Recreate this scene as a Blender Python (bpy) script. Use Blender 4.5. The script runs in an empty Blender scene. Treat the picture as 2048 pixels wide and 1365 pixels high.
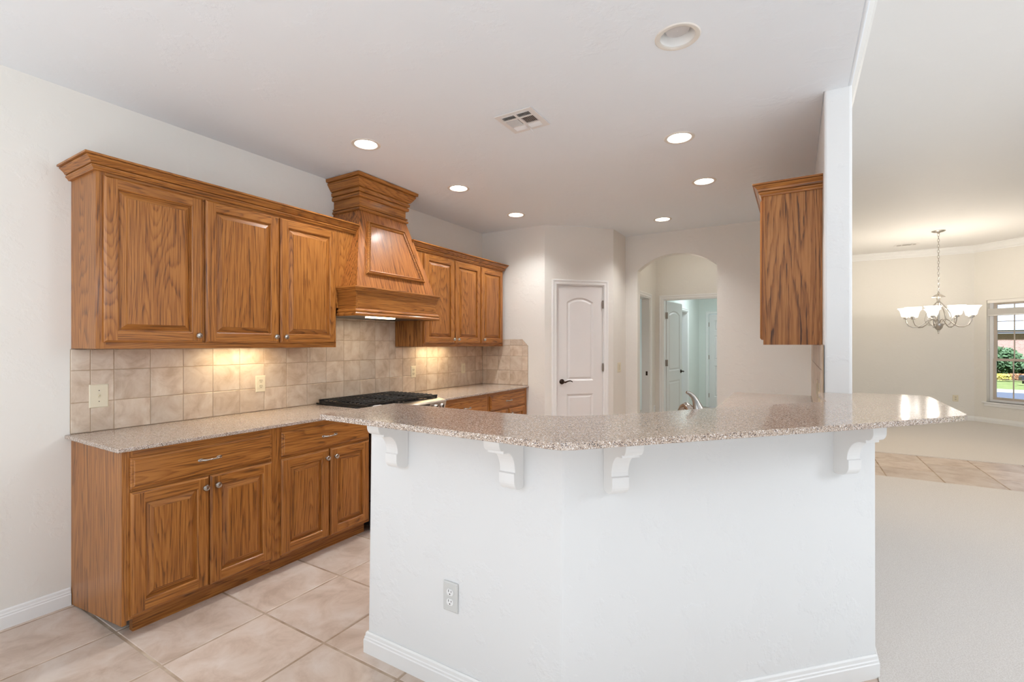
import bpy, bmesh, math, random
from mathutils import Vector, Matrix
random.seed(7)
S = bpy.context.scene
COL = S.collection
PI = math.pi

# ------------------------------------------------------------------ camera, world, sun, exposure
cam_d = bpy.data.cameras.new('camera'); cam = bpy.data.objects.new('camera', cam_d); COL.objects.link(cam)
cam.location = (0, 0, 1.385); cam.rotation_euler = (PI/2, 0, math.radians(31.05))
cam_d.sensor_width = 36; cam_d.lens = 945/2048*36; cam_d.shift_y = 6.5/2048; cam_d.clip_end = 300
S.camera = cam
W = bpy.data.worlds.new('sky'); S.world = W; W.use_nodes = True
bg = W.node_tree.nodes['Background']; bg.inputs[0].default_value = (0.80, 0.92, 1.06, 1); bg.inputs[1].default_value = 0.52
def light(name, kind, loc, energy, color=(1, 1, 1), rot=(0, 0, 0), **kw):
    d = bpy.data.lights.new(name, kind); d.energy = energy; d.color = color
    for k, v in kw.items(): setattr(d, k, v)
    o = bpy.data.objects.new(name, d); COL.objects.link(o); o.location = loc; o.rotation_euler = rot
    return o
light('sun', 'SUN', (0, -6, 8), 13.2, (.86, .99, 1.15), (math.radians(43), 0, math.radians(-4)), angle=.01)
light('rear_fill_light', 'POINT', (-1.3, -1.5, 2.1), 48, (.84, .95, 1.08), shadow_soft_size=.45)  # added unseen fill behind the camera, brightens the kitchen ceiling
light('living_fill_light', 'POINT', (3.3, 2.6, 2.2), 92, (.90, .97, 1.08), shadow_soft_size=.4)  # fill light added out of view to lift the living room ceiling and carpet
S.view_settings.view_transform = 'Standard'; S.view_settings.look = 'None'
S.view_settings.gamma = 1; S.view_settings.use_curve_mapping = False
S.view_settings.exposure = 0.33
S.cycles.use_denoising = True
S.cycles.max_bounces = 10; S.cycles.diffuse_bounces = 6; S.cycles.glossy_bounces = 4
S.cycles.sample_clamp_indirect = 6

# ------------------------------------------------------------------ materials
def srgb(r, g, b):
    f = lambda c: (c/255/12.92) if c/255 <= .04045 else ((c/255+.055)/1.055)**2.4
    return (f(r), f(g), f(b), 1)
def newmat(name):
    m = bpy.data.materials.new(name); m.use_nodes = True
    nt = m.node_tree; return m, nt, nt.nodes['Principled BSDF']
def nd(nt, t, **kw):
    n = nt.nodes.new(t)
    for k, v in kw.items():
        if hasattr(n, k): setattr(n, k, v)
        else: n.inputs[k].default_value = v
    return n
def setp(b, **kw):
    for k, v in kw.items(): b.inputs[k.replace('_', ' ')].default_value = v
def plain(name, col, rough=.5, metal=0, spec=.5, coat=0, emit=None, es=0, alpha=None, trans=0):
    m, nt, b = newmat(name)
    setp(b, Base_Color=col, Roughness=rough, Metallic=metal, Specular_IOR_Level=spec, Coat_Weight=coat)
    if trans: setp(b, Transmission_Weight=trans)
    if emit: setp(b, Emission_Color=emit, Emission_Strength=es)
    return m
def bumped(name, col, rough, scale, strength, dist, detail=4, lo=.45, hi=.6, col2=None, stretch=(1, 1, 1), spec=.4):
    m, nt, b = newmat(name); L = nt.links
    tc = nd(nt, 'ShaderNodeTexCoord'); mp = nd(nt, 'ShaderNodeMapping'); mp.inputs['Scale'].default_value = stretch
    L.new(tc.outputs['Object'], mp.inputs[0])
    n = nd(nt, 'ShaderNodeTexNoise', Scale=scale, Detail=detail, Roughness=.6); L.new(mp.outputs[0], n.inputs['Vector'])
    r = nd(nt, 'ShaderNodeMapRange'); r.inputs[1].default_value = lo; r.inputs[2].default_value = hi; L.new(n.outputs[0], r.inputs[0])
    bp = nd(nt, 'ShaderNodeBump', Strength=strength, Distance=dist); L.new(r.outputs[0], bp.inputs['Height']); L.new(bp.outputs[0], b.inputs['Normal'])
    if col2:
        mx = nd(nt, 'ShaderNodeMix', data_type='RGBA'); mx.inputs[6].default_value = col; mx.inputs[7].default_value = col2
        L.new(r.outputs[0], mx.inputs[0]); L.new(mx.outputs[2], b.inputs['Base Color'])
    setp(b, Base_Color=col, Roughness=rough, Specular_IOR_Level=spec)
    return m
WALL = bumped('wall_paint', srgb(233, 229, 221), .55, 5.5, .26, .004, 6, .53, .60)
CEIL = bumped('ceiling_paint', srgb(235, 240, 244), .6, 4.5, .22, .004, 6, .54, .60)
LCEIL = bumped('living_ceiling_paint', srgb(234, 232, 229), .6, 4.5, .2, .004, 6, .54, .60)
HALF = bumped('half_wall_paint', srgb(234, 234, 232), .5, 5.5, .28, .005, 6, .53, .60)
TRIM = plain('trim_paint', srgb(240, 239, 236), .32, spec=.5)
DOORW = plain('door_paint', srgb(232, 229, 226), .38)

def oak(name, axis, contrast=1.0, freq=40, light=(178, 117, 54), scale=5.0, tilt=0):
    m, nt, b = newmat(name); L = nt.links
    tc = nd(nt, 'ShaderNodeTexCoord'); oi = nd(nt, 'ShaderNodeObjectInfo')
    rv = nd(nt, 'ShaderNodeVectorMath', operation='SCALE'); rv.inputs[0].default_value = (31, 17, 23); L.new(oi.outputs['Random'], rv.inputs['Scale'])
    ad = nd(nt, 'ShaderNodeVectorMath', operation='ADD'); vr = nd(nt, 'ShaderNodeVectorRotate', rotation_type='Y_AXIS'); vr.inputs['Angle'].default_value = tilt; L.new(tc.outputs['Object'], vr.inputs['Vector'])
    L.new(vr.outputs[0], ad.inputs[0]); L.new(rv.outputs[0], ad.inputs[1])
    def mapped(f):
        mp = nd(nt, 'ShaderNodeMapping'); sc = [1, 1, 1]; sc[axis] = f; mp.inputs['Scale'].default_value = sc
        L.new(ad.outputs[0], mp.inputs[0]); return mp.outputs[0]
    def math_(op, a, v=None, c=None):
        n = nd(nt, 'ShaderNodeMath', operation=op)
        for k, x in enumerate((a, v, c)):
            if x is None: continue
            if isinstance(x, (int, float)): n.inputs[k].default_value = x
            else: L.new(x, n.inputs[k])
        return n.outputs[0]
    n1 = nd(nt, 'ShaderNodeTexNoise', Scale=scale, Detail=1.6, Roughness=.4, Distortion=.15); L.new(mapped(.085), n1.inputs['Vector'])
    nj = nd(nt, 'ShaderNodeTexNoise', Scale=60, Detail=2, Roughness=.6); L.new(mapped(.12), nj.inputs['Vector'])
    ph = math_('MULTIPLY_ADD', nj.outputs[0], .9, math_('MULTIPLY', n1.outputs[0], freq))
    fr = math_('FRACT', ph)
    rr = nd(nt, 'ShaderNodeValToRGB'); L.new(fr, rr.inputs[0]); e = rr.color_ramp.elements
    e[0].position = 0; e[0].color = (.25, .25, .25, 1); e[1].position = 1; e[1].color = (.55, .55, .55, 1)
    for p, v in ((.10, 0), (.26, .45), (.55, .9), (.9, 1)):
        k = rr.color_ramp.elements.new(p); k.color = (v, v, v, 1)
    n2 = nd(nt, 'ShaderNodeTexNoise', Scale=130, Detail=2, Roughness=.55); L.new(mapped(.03), n2.inputs['Vector'])
    pr = nd(nt, 'ShaderNodeMapRange'); pr.inputs[1].default_value = .40; pr.inputs[2].default_value = .56; L.new(n2.outputs[0], pr.inputs[0])
    n3 = nd(nt, 'ShaderNodeTexNoise', Scale=2.5, Detail=2); L.new(mapped(.4), n3.inputs['Vector'])
    v = math_('MULTIPLY_ADD', rr.outputs[0], .36*contrast, math_('MULTIPLY', pr.outputs[0], .34))
    v = math_('MULTIPLY_ADD', n3.outputs[0], .40, v)
    v = math_('ADD', v, .36*(1-contrast)+.06)
    cr = nd(nt, 'ShaderNodeValToRGB'); L.new(v, cr.inputs[0]); e = cr.color_ramp.elements
    e[0].position = .20; e[0].color = srgb(78, 45, 18); e[1].position = .98; e[1].color = srgb(*light)
    k = cr.color_ramp.elements.new(.62); k.color = srgb(int(light[0]*.86), int(light[1]*.81), int(light[2]*.73))
    L.new(cr.outputs[0], b.inputs['Base Color'])
    bp = nd(nt, 'ShaderNodeBump', Strength=.10, Distance=.0008); L.new(v, bp.inputs['Height']); L.new(bp.outputs[0], b.inputs['Normal'])
    setp(b, Roughness=.40, Specular_IOR_Level=.38, Coat_Weight=.16, Coat_Roughness=.14)
    return m
OCH = oak('oak_hood', 2, 1.1, 30, (182, 116, 56), 4.5, tilt=.295)
OZP = oak('oak_end_panel', 2, 1.25, 26, (178, 120, 64), 4.0)
OX, OY, OZ = oak('oak_grain_across', 0, .9), oak('oak_grain_along', 1, .9), oak('oak_grain_upright', 2, .9)

def quartz():
    m, nt, b = newmat('quartz'); L = nt.links
    tc = nd(nt, 'ShaderNodeTexCoord')
    v = nd(nt, 'ShaderNodeTexVoronoi', Scale=420); L.new(tc.outputs['Object'], v.inputs['Vector'])
    sx = nd(nt, 'ShaderNodeSeparateColor'); L.new(v.outputs['Color'], sx.inputs[0])
    cr = nd(nt, 'ShaderNodeValToRGB'); L.new(sx.outputs[0], cr.inputs[0]); cr.color_ramp.interpolation = 'CONSTANT'
    e = cr.color_ramp.elements; e[0].position = 0; e[0].color = srgb(84, 74, 74); e[1].position = .09; e[1].color = srgb(150, 128, 112)
    for p, c in ((.25, (182, 162, 144)), (.55, (198, 180, 164)), (.80, (212, 198, 186)), (.93, (240, 236, 232))):
        k = cr.color_ramp.elements.new(p); k.color = srgb(*c)
    n = nd(nt, 'ShaderNodeTexNoise', Scale=120, Detail=3); L.new(tc.outputs['Object'], n.inputs['Vector'])
    mx = nd(nt, 'ShaderNodeMix', data_type='RGBA', blend_type='MULTIPLY'); mx.inputs[0].default_value = .5
    L.new(cr.outputs[0], mx.inputs[6])
    c2 = nd(nt, 'ShaderNodeValToRGB'); L.new(n.outputs[0], c2.inputs[0]); c2.color_ramp.elements[0].position = .35; c2.color_ramp.elements[0].color = (.70, .66, .62, 1); c2.color_ramp.elements[1].position = .6
    L.new(c2.outputs[0], mx.inputs[7]); L.new(mx.outputs[2], b.inputs['Base Color'])
    setp(b, Roughness=.11, Specular_IOR_Level=.5)
    return m
QUARTZ = quartz()

def stone_tile(name, c1, c2, c3, scale, rough):
    m, nt, b = newmat(name); L = nt.links
    tc = nd(nt, 'ShaderNodeTexCoord'); g = nd(nt, 'ShaderNodeNewGeometry')
    rv = nd(nt, 'ShaderNodeVectorMath', operation='SCALE'); rv.inputs[0].default_value = (11, 7, 13); L.new(g.outputs['Random Per Island'], rv.inputs['Scale'])
    ad = nd(nt, 'ShaderNodeVectorMath', operation='ADD'); L.new(tc.outputs['Object'], ad.inputs[0]); L.new(rv.outputs[0], ad.inputs[1])
    n = nd(nt, 'ShaderNodeTexNoise', Scale=scale, Detail=7, Roughness=.62, Distortion=.6); L.new(ad.outputs[0], n.inputs['Vector'])
    cr = nd(nt, 'ShaderNodeValToRGB'); L.new(n.outputs[0], cr.inputs[0]); e = cr.color_ramp.elements
    e[0].position = .33; e[0].color = c1; e[1].position = .68; e[1].color = c3; k = cr.color_ramp.elements.new(.5); k.color = c2
    hv = nd(nt, 'ShaderNodeHueSaturation'); mr = nd(nt, 'ShaderNodeMapRange'); mr.inputs[3].default_value = .90; mr.inputs[4].default_value = 1.06
    L.new(g.outputs['Random Per Island'], mr.inputs[0]); L.new(mr.outputs[0], hv.inputs['Value']); L.new(cr.outputs[0], hv.inputs['Color'])
    L.new(hv.outputs[0], b.inputs['Base Color'])
    bp = nd(nt, 'ShaderNodeBump', Strength=.15, Distance=.002); L.new(n.outputs[0], bp.inputs['Height']); L.new(bp.outputs[0], b.inputs['Normal'])
    setp(b, Roughness=rough, Specular_IOR_Level=.45)
    return m
SPLASH = stone_tile('travertine_tile', srgb(190, 167, 143), srgb(210, 191, 170), srgb(222, 208, 190), 9, .35)
FTILE = stone_tile('floor_tile', srgb(182, 160, 142), srgb(203, 184, 168), srgb(214, 200, 188), 6, .30)
GROUT = plain('grout', srgb(176, 152, 126), .8)
FGROUT = bumped('floor_grout', srgb(190, 172, 152), .8, 6, .1, .001, 3, .35, .65, srgb(150, 126, 104))
CARPET = bumped('carpet', srgb(206, 199, 192), .95, 190, .35, .003, 3, .35, .65, srgb(226, 221, 216), spec=.1)
STEEL = plain('brushed_steel', srgb(190, 182, 172), .28, 1)
NICKEL = plain('satin_nickel', srgb(186, 180, 172), .27, 1)
IRON = plain('cast_iron', srgb(24, 23, 22), .42)
BLACK = plain('black_enamel', srgb(14, 14, 15), .12, coat=.3)
DARK = plain('dark_gap', srgb(28, 24, 22), .7)
BRONZE = plain('oil_rubbed_bronze', srgb(62, 48, 40), .32, .9)
HINGE = plain('hinge_metal', srgb(158, 146, 134), .35, 1)
ALMOND = plain('almond_plastic', srgb(226, 216, 190), .35)
ALMONDD = plain('almond_insert', srgb(214, 204, 178), .35)
WPLATE = plain('grey_plate', srgb(214, 214, 210), .35)
WPLASTIC = plain('white_plastic', srgb(242, 242, 240), .35)
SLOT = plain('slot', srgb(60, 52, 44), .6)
VENT = plain('vent_white', srgb(226, 222, 218), .4)
BEIGERING = plain('light_trim', srgb(226, 220, 210), .4)
def emis(name, col, s):
    m, nt, b = newmat(name); setp(b, Base_Color=(.8, .8, .8, 1), Emission_Color=col, Emission_Strength=s); return m
LAMP = emis('lamp_lens', (1, .95, .87, 1), 14)
BAFFLE = plain('white_baffle', srgb(244, 242, 238), .4)
OFFLENS = plain('frosted_lens', srgb(205, 202, 200), .5)
WARM = emis('warm_strip', (1, .78, .45, 1), 9)
SHADE = emis('lit_glass_shade', (1, .95, .88, 1), 1.8)
GLASS, nt, b = newmat('window_glass')
setp(b, Base_Color=(1, 1, 1, 1), Roughness=0, Transmission_Weight=1, IOR=1.0, Specular_IOR_Level=.5)
VINYL = plain('vinyl_sash', srgb(196, 184, 172), .4)
VINYLW = plain('white_sash', srgb(238, 238, 238), .4)
BLIND = plain('blind_slat', srgb(240, 236, 230), .5)
MUNTIN = plain('muntin_dark', srgb(90, 84, 80), .5)

# ------------------------------------------------------------------ mesh builder
class MB:
    def __init__(s): s.v = []; s.f = []; s.m = []
    def add(s, vs, fs, mat=0):
        o = len(s.v); s.v += [tuple(p) for p in vs]
        for f in fs: s.f.append([i+o for i in f]); s.m.append(mat)
        return s
    def box(s, x0, x1, y0, y1, z0, z1, mat=0, T=None):
        vs = [(x, y, z) for z in (z0, z1) for y in (y0, y1) for x in (x0, x1)]
        if T: vs = [T(*p) for p in vs]
        return s.add(vs, [(0, 2, 3, 1), (4, 5, 7, 6), (0, 1, 5, 4), (2, 6, 7, 3), (0, 4, 6, 2), (1, 3, 7, 5)], mat)
    def prism(s, poly, z0, z1, mat=0, T=None, top=None):
        n = len(poly); top = top or poly
        vs = [(x, y, z0) for x, y in poly] + [(x, y, z1) for x, y in top]
        if T: vs = [T(*p) for p in vs]
        fs = [list(range(n))[::-1], list(range(n, 2*n))] + [(i, (i+1) % n, n+(i+1) % n, n+i) for i in range(n)]
        return s.add(vs, fs, mat)
    def sweep(s, path, prof, side=1, closed=False, T=None, mat=0, cap=True, mats=None):
        """profile of (offset, height) carried along a planar path with mitred corners"""
        n = len(path); P = [Vector(p) for p in path]; rows = []
        for i in range(n):
            a = P[i-1] if (i > 0 or closed) else None; c = P[(i+1) % n] if (i < n-1 or closed) else None
            ds = []
            if a is not None: ds.append((P[i]-a).normalized())
            if c is not None: ds.append((c-P[i]).normalized())
            ns = [Vector((d.y, -d.x))*side for d in ds]
            if len(ns) == 1: mv = ns[0]
            else:
                mv = (ns[0]+ns[1]); mv = mv.normalized(); mv = mv/max(.2, mv.dot(ns[0]))
            rows.append([(P[i].x+mv.x*o, P[i].y+mv.y*o, h) for o, h in prof])
        m = len(prof); vs = [p for r in rows for p in r]
        if T: vs = [T(*p) for p in vs]
        o = len(s.v); s.v += vs
        for i in range(n if closed else n-1):
            j = (i+1) % n
            for k in range(m):
                l = (k+1) % m
                s.f.append([o+i*m+k, o+j*m+k, o+j*m+l, o+i*m+l]); s.m.append(mats[i] if mats else mat)
        if cap and not closed:
            s.f.append([o+k for k in range(m)]); s.m.append(mat)
            s.f.append([o+(n-1)*m+k for k in range(m)][::-1]); s.m.append(mat)
        return s
    def lathe(s, prof, n=24, T=None, mat=0, closed=True):
        vs = [(r*math.cos(2*PI*i/n), r*math.sin(2*PI*i/n), z) for r, z in prof for i in range(n)]
        if T: vs = [T(*p) for p in vs]
        fs = [(k*n+i, k*n+(i+1) % n, (k+1)*n+(i+1) % n, (k+1)*n+i) for k in range(len(prof)-1) for i in range(n)]
        if closed: fs += [list(range(n))[::-1], [(len(prof)-1)*n+i for i in range(n)]]
        return s.add(vs, fs, mat)
    def tube(s, pts, r, n=8, mat=0, T=None, flat=1.0):
        pts = [Vector(p) for p in pts]; k = len(pts); R = r if isinstance(r, (list, tuple)) else [r]*k
        up = Vector((0, 0, 1)); vs = []
        t0 = (pts[1]-pts[0]).normalized(); a = t0.cross(up)
        if a.length < .05: a = t0.cross(Vector((1, 0, 0)))
        a.normalize()
        for i in range(k):
            t = (pts[min(i+1, k-1)]-pts[max(i-1, 0)]).normalized()
            a = (a-t*a.dot(t)).normalized(); c = t.cross(a)
            vs += [pts[i]+(a*math.cos(2*PI*j/n)+c*math.sin(2*PI*j/n)*flat)*R[i] for j in range(n)]
        if T: vs = [T(*p) for p in vs]
        fs = [(i*n+j, i*n+(j+1) % n, (i+1)*n+(j+1) % n, (i+1)*n+j) for i in range(k-1) for j in range(n)]
        fs += [list(range(n))[::-1], [(k-1)*n+j for j in range(n)]]
        return s.add(vs, fs, mat)
    def face_holes(s, outer, holes, w0, w1, T, mat=0):
        """a slab between heights w0 and w1 with holes through it"""
        for w in (w0, w1):
            bm = bmesh.new(); es = []
            for loop in [outer]+holes:
                vv = [bm.verts.new((p[0], p[1], 0)) for p in loop]
                es += [bm.edges.new((vv[i], vv[(i+1) % len(vv)])) for i in range(len(vv))]
            bmesh.ops.triangle_fill(bm, use_beauty=True, edges=es)
            bm.verts.index_update()
            vs = [T(v.co.x, v.co.y, w) for v in bm.verts]
            s.add(vs, [[v.index for v in f.verts] for f in bm.faces], mat); bm.free()
        for loop in [outer]+holes:
            n = len(loop)
            s.add([T(p[0], p[1], w0) for p in loop]+[T(p[0], p[1], w1) for p in loop], [(i, (i+1) % n, n+(i+1) % n, n+i) for i in range(n)], mat)
        return s
    def build(s, name, mats, parent=None, smooth=False, bevel=0, bseg=2, base=None, flip=False):
        if not isinstance(mats, (list, tuple)): mats = [mats]
        base = Vector(base) if base is not None else (wpos(parent) if parent else Vector((0, 0, 0)))
        me = bpy.data.meshes.new(name); me.from_pydata([Vector(p)-base for p in s.v], [], s.f)
        for m in mats: me.materials.append(m)
        for p, i in zip(me.polygons, s.m): p.material_index = i
        bm = bmesh.new(); bm.from_mesh(me); bmesh.ops.remove_doubles(bm, verts=bm.verts, dist=1e-6)
        bmesh.ops.recalc_face_normals(bm, faces=bm.faces); bm.to_mesh(me); bm.free()
        o = bpy.data.objects.new(name, me); COL.objects.link(o)
        if parent: o.parent = parent
        else: o.location = base
        if smooth:
            for p in me.polygons: p.use_smooth = True
            me.set_sharp_from_angle(angle=math.radians(38))
        if bevel:
            b = o.modifiers.new('bevel', 'BEVEL'); b.width = bevel; b.segments = bseg; b.limit_method = 'ANGLE'; b.angle_limit = math.radians(40)
        return o
def wpos(o):
    p = Vector(o.location)
    while o.parent: o = o.parent; p += Vector(o.location)
    return p
def tag(o, label, cat, group=None):
    o['label'] = label; o['category'] = cat
    if group: o['group'] = group
    return o
def thing(name, label, cat, loc=(0, 0, 0), group=None):
    o = bpy.data.objects.new(name, None); COL.objects.link(o); o.location = loc; o.empty_display_size = .1
    return tag(o, label, cat, group)
def st(o, label=None):
    o['kind'] = 'structure'
    if label: o['label'] = label
    return o
def struct_empty(name, loc, label):
    o = bpy.data.objects.new(name, None); COL.objects.link(o); o.location = loc; o.empty_display_size = .1
    return st(o, label)
def frame(o, u, v, w):
    o, u, v, w = Vector(o), Vector(u), Vector(v), Vector(w)
    return lambda a, b, c: o+u*a+v*b+w*c
def dup(root, loc, label=None, group=None):
    r = root.copy(); COL.objects.link(r); r.location = loc
    if label: r['label'] = label
    if group: r['group'] = group
    for ch in root.children:
        c = ch.copy(); COL.objects.link(c); c.parent = r
        for g in ch.children:
            d = g.copy(); COL.objects.link(d); d.parent = c
    return r
def circle(cx, cy, r, n=28): return [(cx+r*math.cos(2*PI*i/n), cy+r*math.sin(2*PI*i/n)) for i in range(n)]

# ------------------------------------------------------------------ key measures (metres)
XW, YB, CH, LH = -3.31, 4.79, 2.743, 3.15       # left wall, back wall, kitchen ceiling, living ceiling
XU, XB = -2.985, -2.685                          # face of wall cabinets, of base cabinets
WX0, WX1, WY = .127, .251, 3.04                  # wing wall
YA = 5.85                                        # arch wall
ZB = 1.126                                       # bar top
UP = (0, 0, 1)
LIGHTS = [(-2.504, 2.237), (-2.52, 3.284), (-2.52, 4.267), (-.66, 3.229), (-.66, 4.198), (-1.247, 5.241)]
OFF = (-.45, 2.165)

# ------------------------------------------------------------------ floors
def tile_floor(name, x0, x1, y0, y1, ox, oy, p=.465, g=.009):
    mb = MB(); i0 = math.floor((x0-ox)/p); i1 = math.ceil((x1-ox)/p); j0 = math.floor((y0-oy)/p); j1 = math.ceil((y1-oy)/p)
    mb.box(x0, x1, y0, y1, -.10, -.0025, 1)
    for i in range(i0, i1):
        for j in range(j0, j1):
            a, b = max(x0, ox+i*p+g/2), min(x1, ox+(i+1)*p-g/2); c, d = max(y0, oy+j*p+g/2), min(y1, oy+(j+1)*p-g/2)
            if b-a < .01 or d-c < .01: continue
            e = .004
            vs = [(a, c, -.004), (b, c, -.004), (b, d, -.004), (a, d, -.004), (a+e, c+e, 0), (b-e, c+e, 0), (b-e, d-e, 0), (a+e, d-e, 0)]
            mb.add(vs, [(4, 5, 6, 7), (0, 1, 5, 4), (1, 2, 6, 5), (2, 3, 7, 6), (3, 0, 4, 7)], 0)
    return st(mb.build(name, [FTILE, FGROUT]))
tile_floor('floor', -3.43, .29, -3.2, 5.90, -2.343, .963)
tile_floor('floor_hall', -3.43, 6.5, 6.245, 7.62, 1.275, 6.245-.465+.02)
st(MB().box(-3.43, .29, 5.90, 6.245, -.1, 0).build('floor_arch', FTILE))
st(MB().box(-3.43, 1.2, 7.62, 11.4, -.1, -.004).build('floor_utility', FTILE))
st(MB().box(.29, 6.5, -3.2, 6.245, -.1, .006).build('floor_living', CARPET))
st(MB().box(.251, 6.5, 7.62, 11.9, -.1, .006).build('floor_dining', CARPET))

# ------------------------------------------------------------------ ceilings
mb = MB()
mb.face_holes([(-3.43, -3.2), (.232, -3.2), (.232, WY-.002), (WX0-.002, WY-.002), (WX0-.002, YA-.002), (-3.43, YA-.002)], [circle(x, y, .076) for x, y in LIGHTS+[OFF]], CH, CH+.05, lambda a, b, c: Vector((a, b, c)))
st(mb.build('ceiling', CEIL))
st(MB().box(WX1-.02, 6.5, -3.2, 11.9, LH, LH+.08).build('ceiling_living', LCEIL))
st(MB().box(-3.43, WX1-.02, YA, 11.4, CH, CH+.05).build('ceiling_hall', CEIL))

# ------------------------------------------------------------------ walls
st(MB().box(XW-.12, XW, -3.2, YB+.12, 0, CH).build('wall_left', WALL))
st(MB().box(XW, -2.45, YB, YB+.12, 0, CH).build('wall_back', WALL))
R2 = math.sqrt(.5)
PT = frame((-2.45, YB, 0), (R2, R2, 0), UP, (R2, -R2, 0))      # along the pantry wall; w towards the room
plen = .60/R2
mb = MB(); d0, d1 = .136, .728                                  # door opening along the wall
mb.face_holes([(0, 0), (d0, 0), (d0, 2.075), (d1, 2.075), (d1, 0), (plen, 0), (plen, CH), (0, CH)], [], -.115, 0, PT)
st(mb.build('wall_pantry', WALL))
st(MB().box(-1.965, -1.85, 5.39, YA, 0, CH).build('wall_return', WALL))
# arch wall
ax0, ax1, zs, za = -1.697, -.78, 2.30, 2.475
cxa = (ax0+ax1)/2; hw = (ax1-ax0)/2; rise = za-zs; Ra = (hw*hw+rise*rise)/(2*rise); zc = za-Ra
a0 = math.asin(hw/Ra)
arc = [(cxa+Ra*math.sin(t), zc+Ra*math.cos(t)) for t in [a0-2*a0*i/20 for i in range(21)]]
mb = MB()
mb.face_holes([(-3.43, 0), (ax0, 0)]+arc[::-1]+[(ax1, 0), (WX1, 0), (WX1, CH), (-3.43, CH)], [], 0, .115, frame((0, YA, 0), (1, 0, 0), UP, (0, 1, 0)))
o = st(mb.build('wall_arch', WALL)); 
# wing wall, header towards the living room
o = st(MB().box(WX0, WX1, WY, YA+.115, 0, LH).build('wall_wing', HALF, bevel=.014, bseg=3))
o = st(MB().box(.231, WX1, -3.2, WY+.03, CH, LH).build('wall_header', CEIL, bevel=.008, bseg=3))
# hall behind the arch
mb = MB(); HT = frame((-1.83, 0, 0), (0, 1, 0), UP, (-1, 0, 0))
mb.face_holes([(YA+.115, 0), (6.10, 0), (6.10, 2.06), (6.93, 2.06), (6.93, 0), (7.27, 0), (7.27, CH), (YA+.115, CH)], [], 0, .115, HT)
st(mb.build('wall_hall_left', WALL))
mb = MB()
mb.face_holes([(-1.945, 0), (-1.72, 0), (-1.72, 2.06), (-.92, 2.06), (-.92, 0), (WX1, 0), (WX1, CH), (-1.945, CH)], [], 0, .115, frame((0, 7.27, 0), (1, 0, 0), UP, (0, 1, 0)))
st(mb.build('wall_hall_back', WALL))
st(MB().box(-3.0, -2.9, YA+.115, 7.3, 0, CH).build('wall_closet', WALL))
# utility room beyond
UTW = bumped('utility_paint', srgb(228, 232, 226), .55, 5, .25, .003, 4, .5, .62)
mb = MB()
mb.face_holes([(7.385, 0), (9.05, 0), (9.05, 2.03), (9.87, 2.03), (9.87, 0), (11.16, 0), (11.16, CH), (7.385, CH)], [], 0, .1, frame((-1.86, 0, 0), (0, 1, 0), UP, (-1, 0, 0)))
st(mb.build('wall_utility_left', UTW))
mb = MB()
mb.face_holes([(-1.96, 0), (-1.66, 0), (-1.66, 2.05), (-.84, 2.05), (-.84, 0), (.2, 0), (.2, CH), (-1.96, CH)], [], 0, .1, frame((0, 11.16, 0), (1, 0, 0), UP, (0, 1, 0)))
st(mb.build('wall_utility_back', UTW))
st(MB().box(.13, .25, 7.385, 11.26, 0, CH).build('wall_utility_right', UTW))
# dining walls
YF, XC = 11.58, 2.74
st(MB().box(.13, XC, YF, YF+.12, 0, LH).build('wall_dining', WALL))
st(MB().box(WX1, WX1+.02, 7.62, YF, 0, LH).build('wall_dining_left', WALL))
st(MB().box(.13, .25, YA, 7.62, CH, LH).build('wall_hall_header', WALL))
BT = frame((XC, YF, 0), (R2, -R2, 0), UP, (-R2, -R2, 0))        # bay wall: w towards the room
bl = 1.75
ws0, ws1, wz0, wz1 = .184, 1.061, .372, 2.16
mb = MB(); mb.face_holes([(-.05, 0), (bl, 0), (bl, LH), (-.05, LH)], [[(ws0, wz0), (ws1, wz0), (ws1, wz1), (ws0, wz1)]], -.14, 0, BT)
st(mb.build('wall_bay', WALL))
xb, yb = XC+bl*R2, YF-bl*R2
st(MB().box(xb, xb+.12, 8.6, yb+.03, 0, LH).build('wall_right', WALL))

st(MB().box(xb+.12, 6.5, 8.6, 8.72, 0, LH).build('wall_entry', WALL))
mb = MB(); hol = [[(-2.4, .10), (1.4, .10), (1.4, 2.35), (-2.4, 2.35)], [(2.2, .10), (5.2, .10), (5.2, 2.35), (2.2, 2.35)], [(6.3, .05), (7.3, .05), (7.3, 2.1), (6.3, 2.1)]]
mb.face_holes([(-3.2, 0), (8.6, 0), (8.6, LH), (-3.2, LH)], hol, 0, .12, frame((6.38, 0, 0), (0, 1, 0), UP, (1, 0, 0)))
st(mb.build('wall_living_right', WALL))
for k, h in enumerate(hol):
    (a, c), (b, _), (_, d), _2 = h
    wf = MB(); wf.face_holes(h, [[(a+.05, c+.05), ((a+b)/2-.025, c+.05), ((a+b)/2-.025, d-.05), (a+.05, d-.05)], [((a+b)/2+.025, c+.05), (b-.05, c+.05), (b-.05, d-.05), ((a+b)/2+.025, d-.05)]], .03, .08, frame((6.38, 0, 0), (0, 1, 0), UP, (1, 0, 0)))
    st(wf.build('window_%d' % (k+2), VINYLW))
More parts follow.
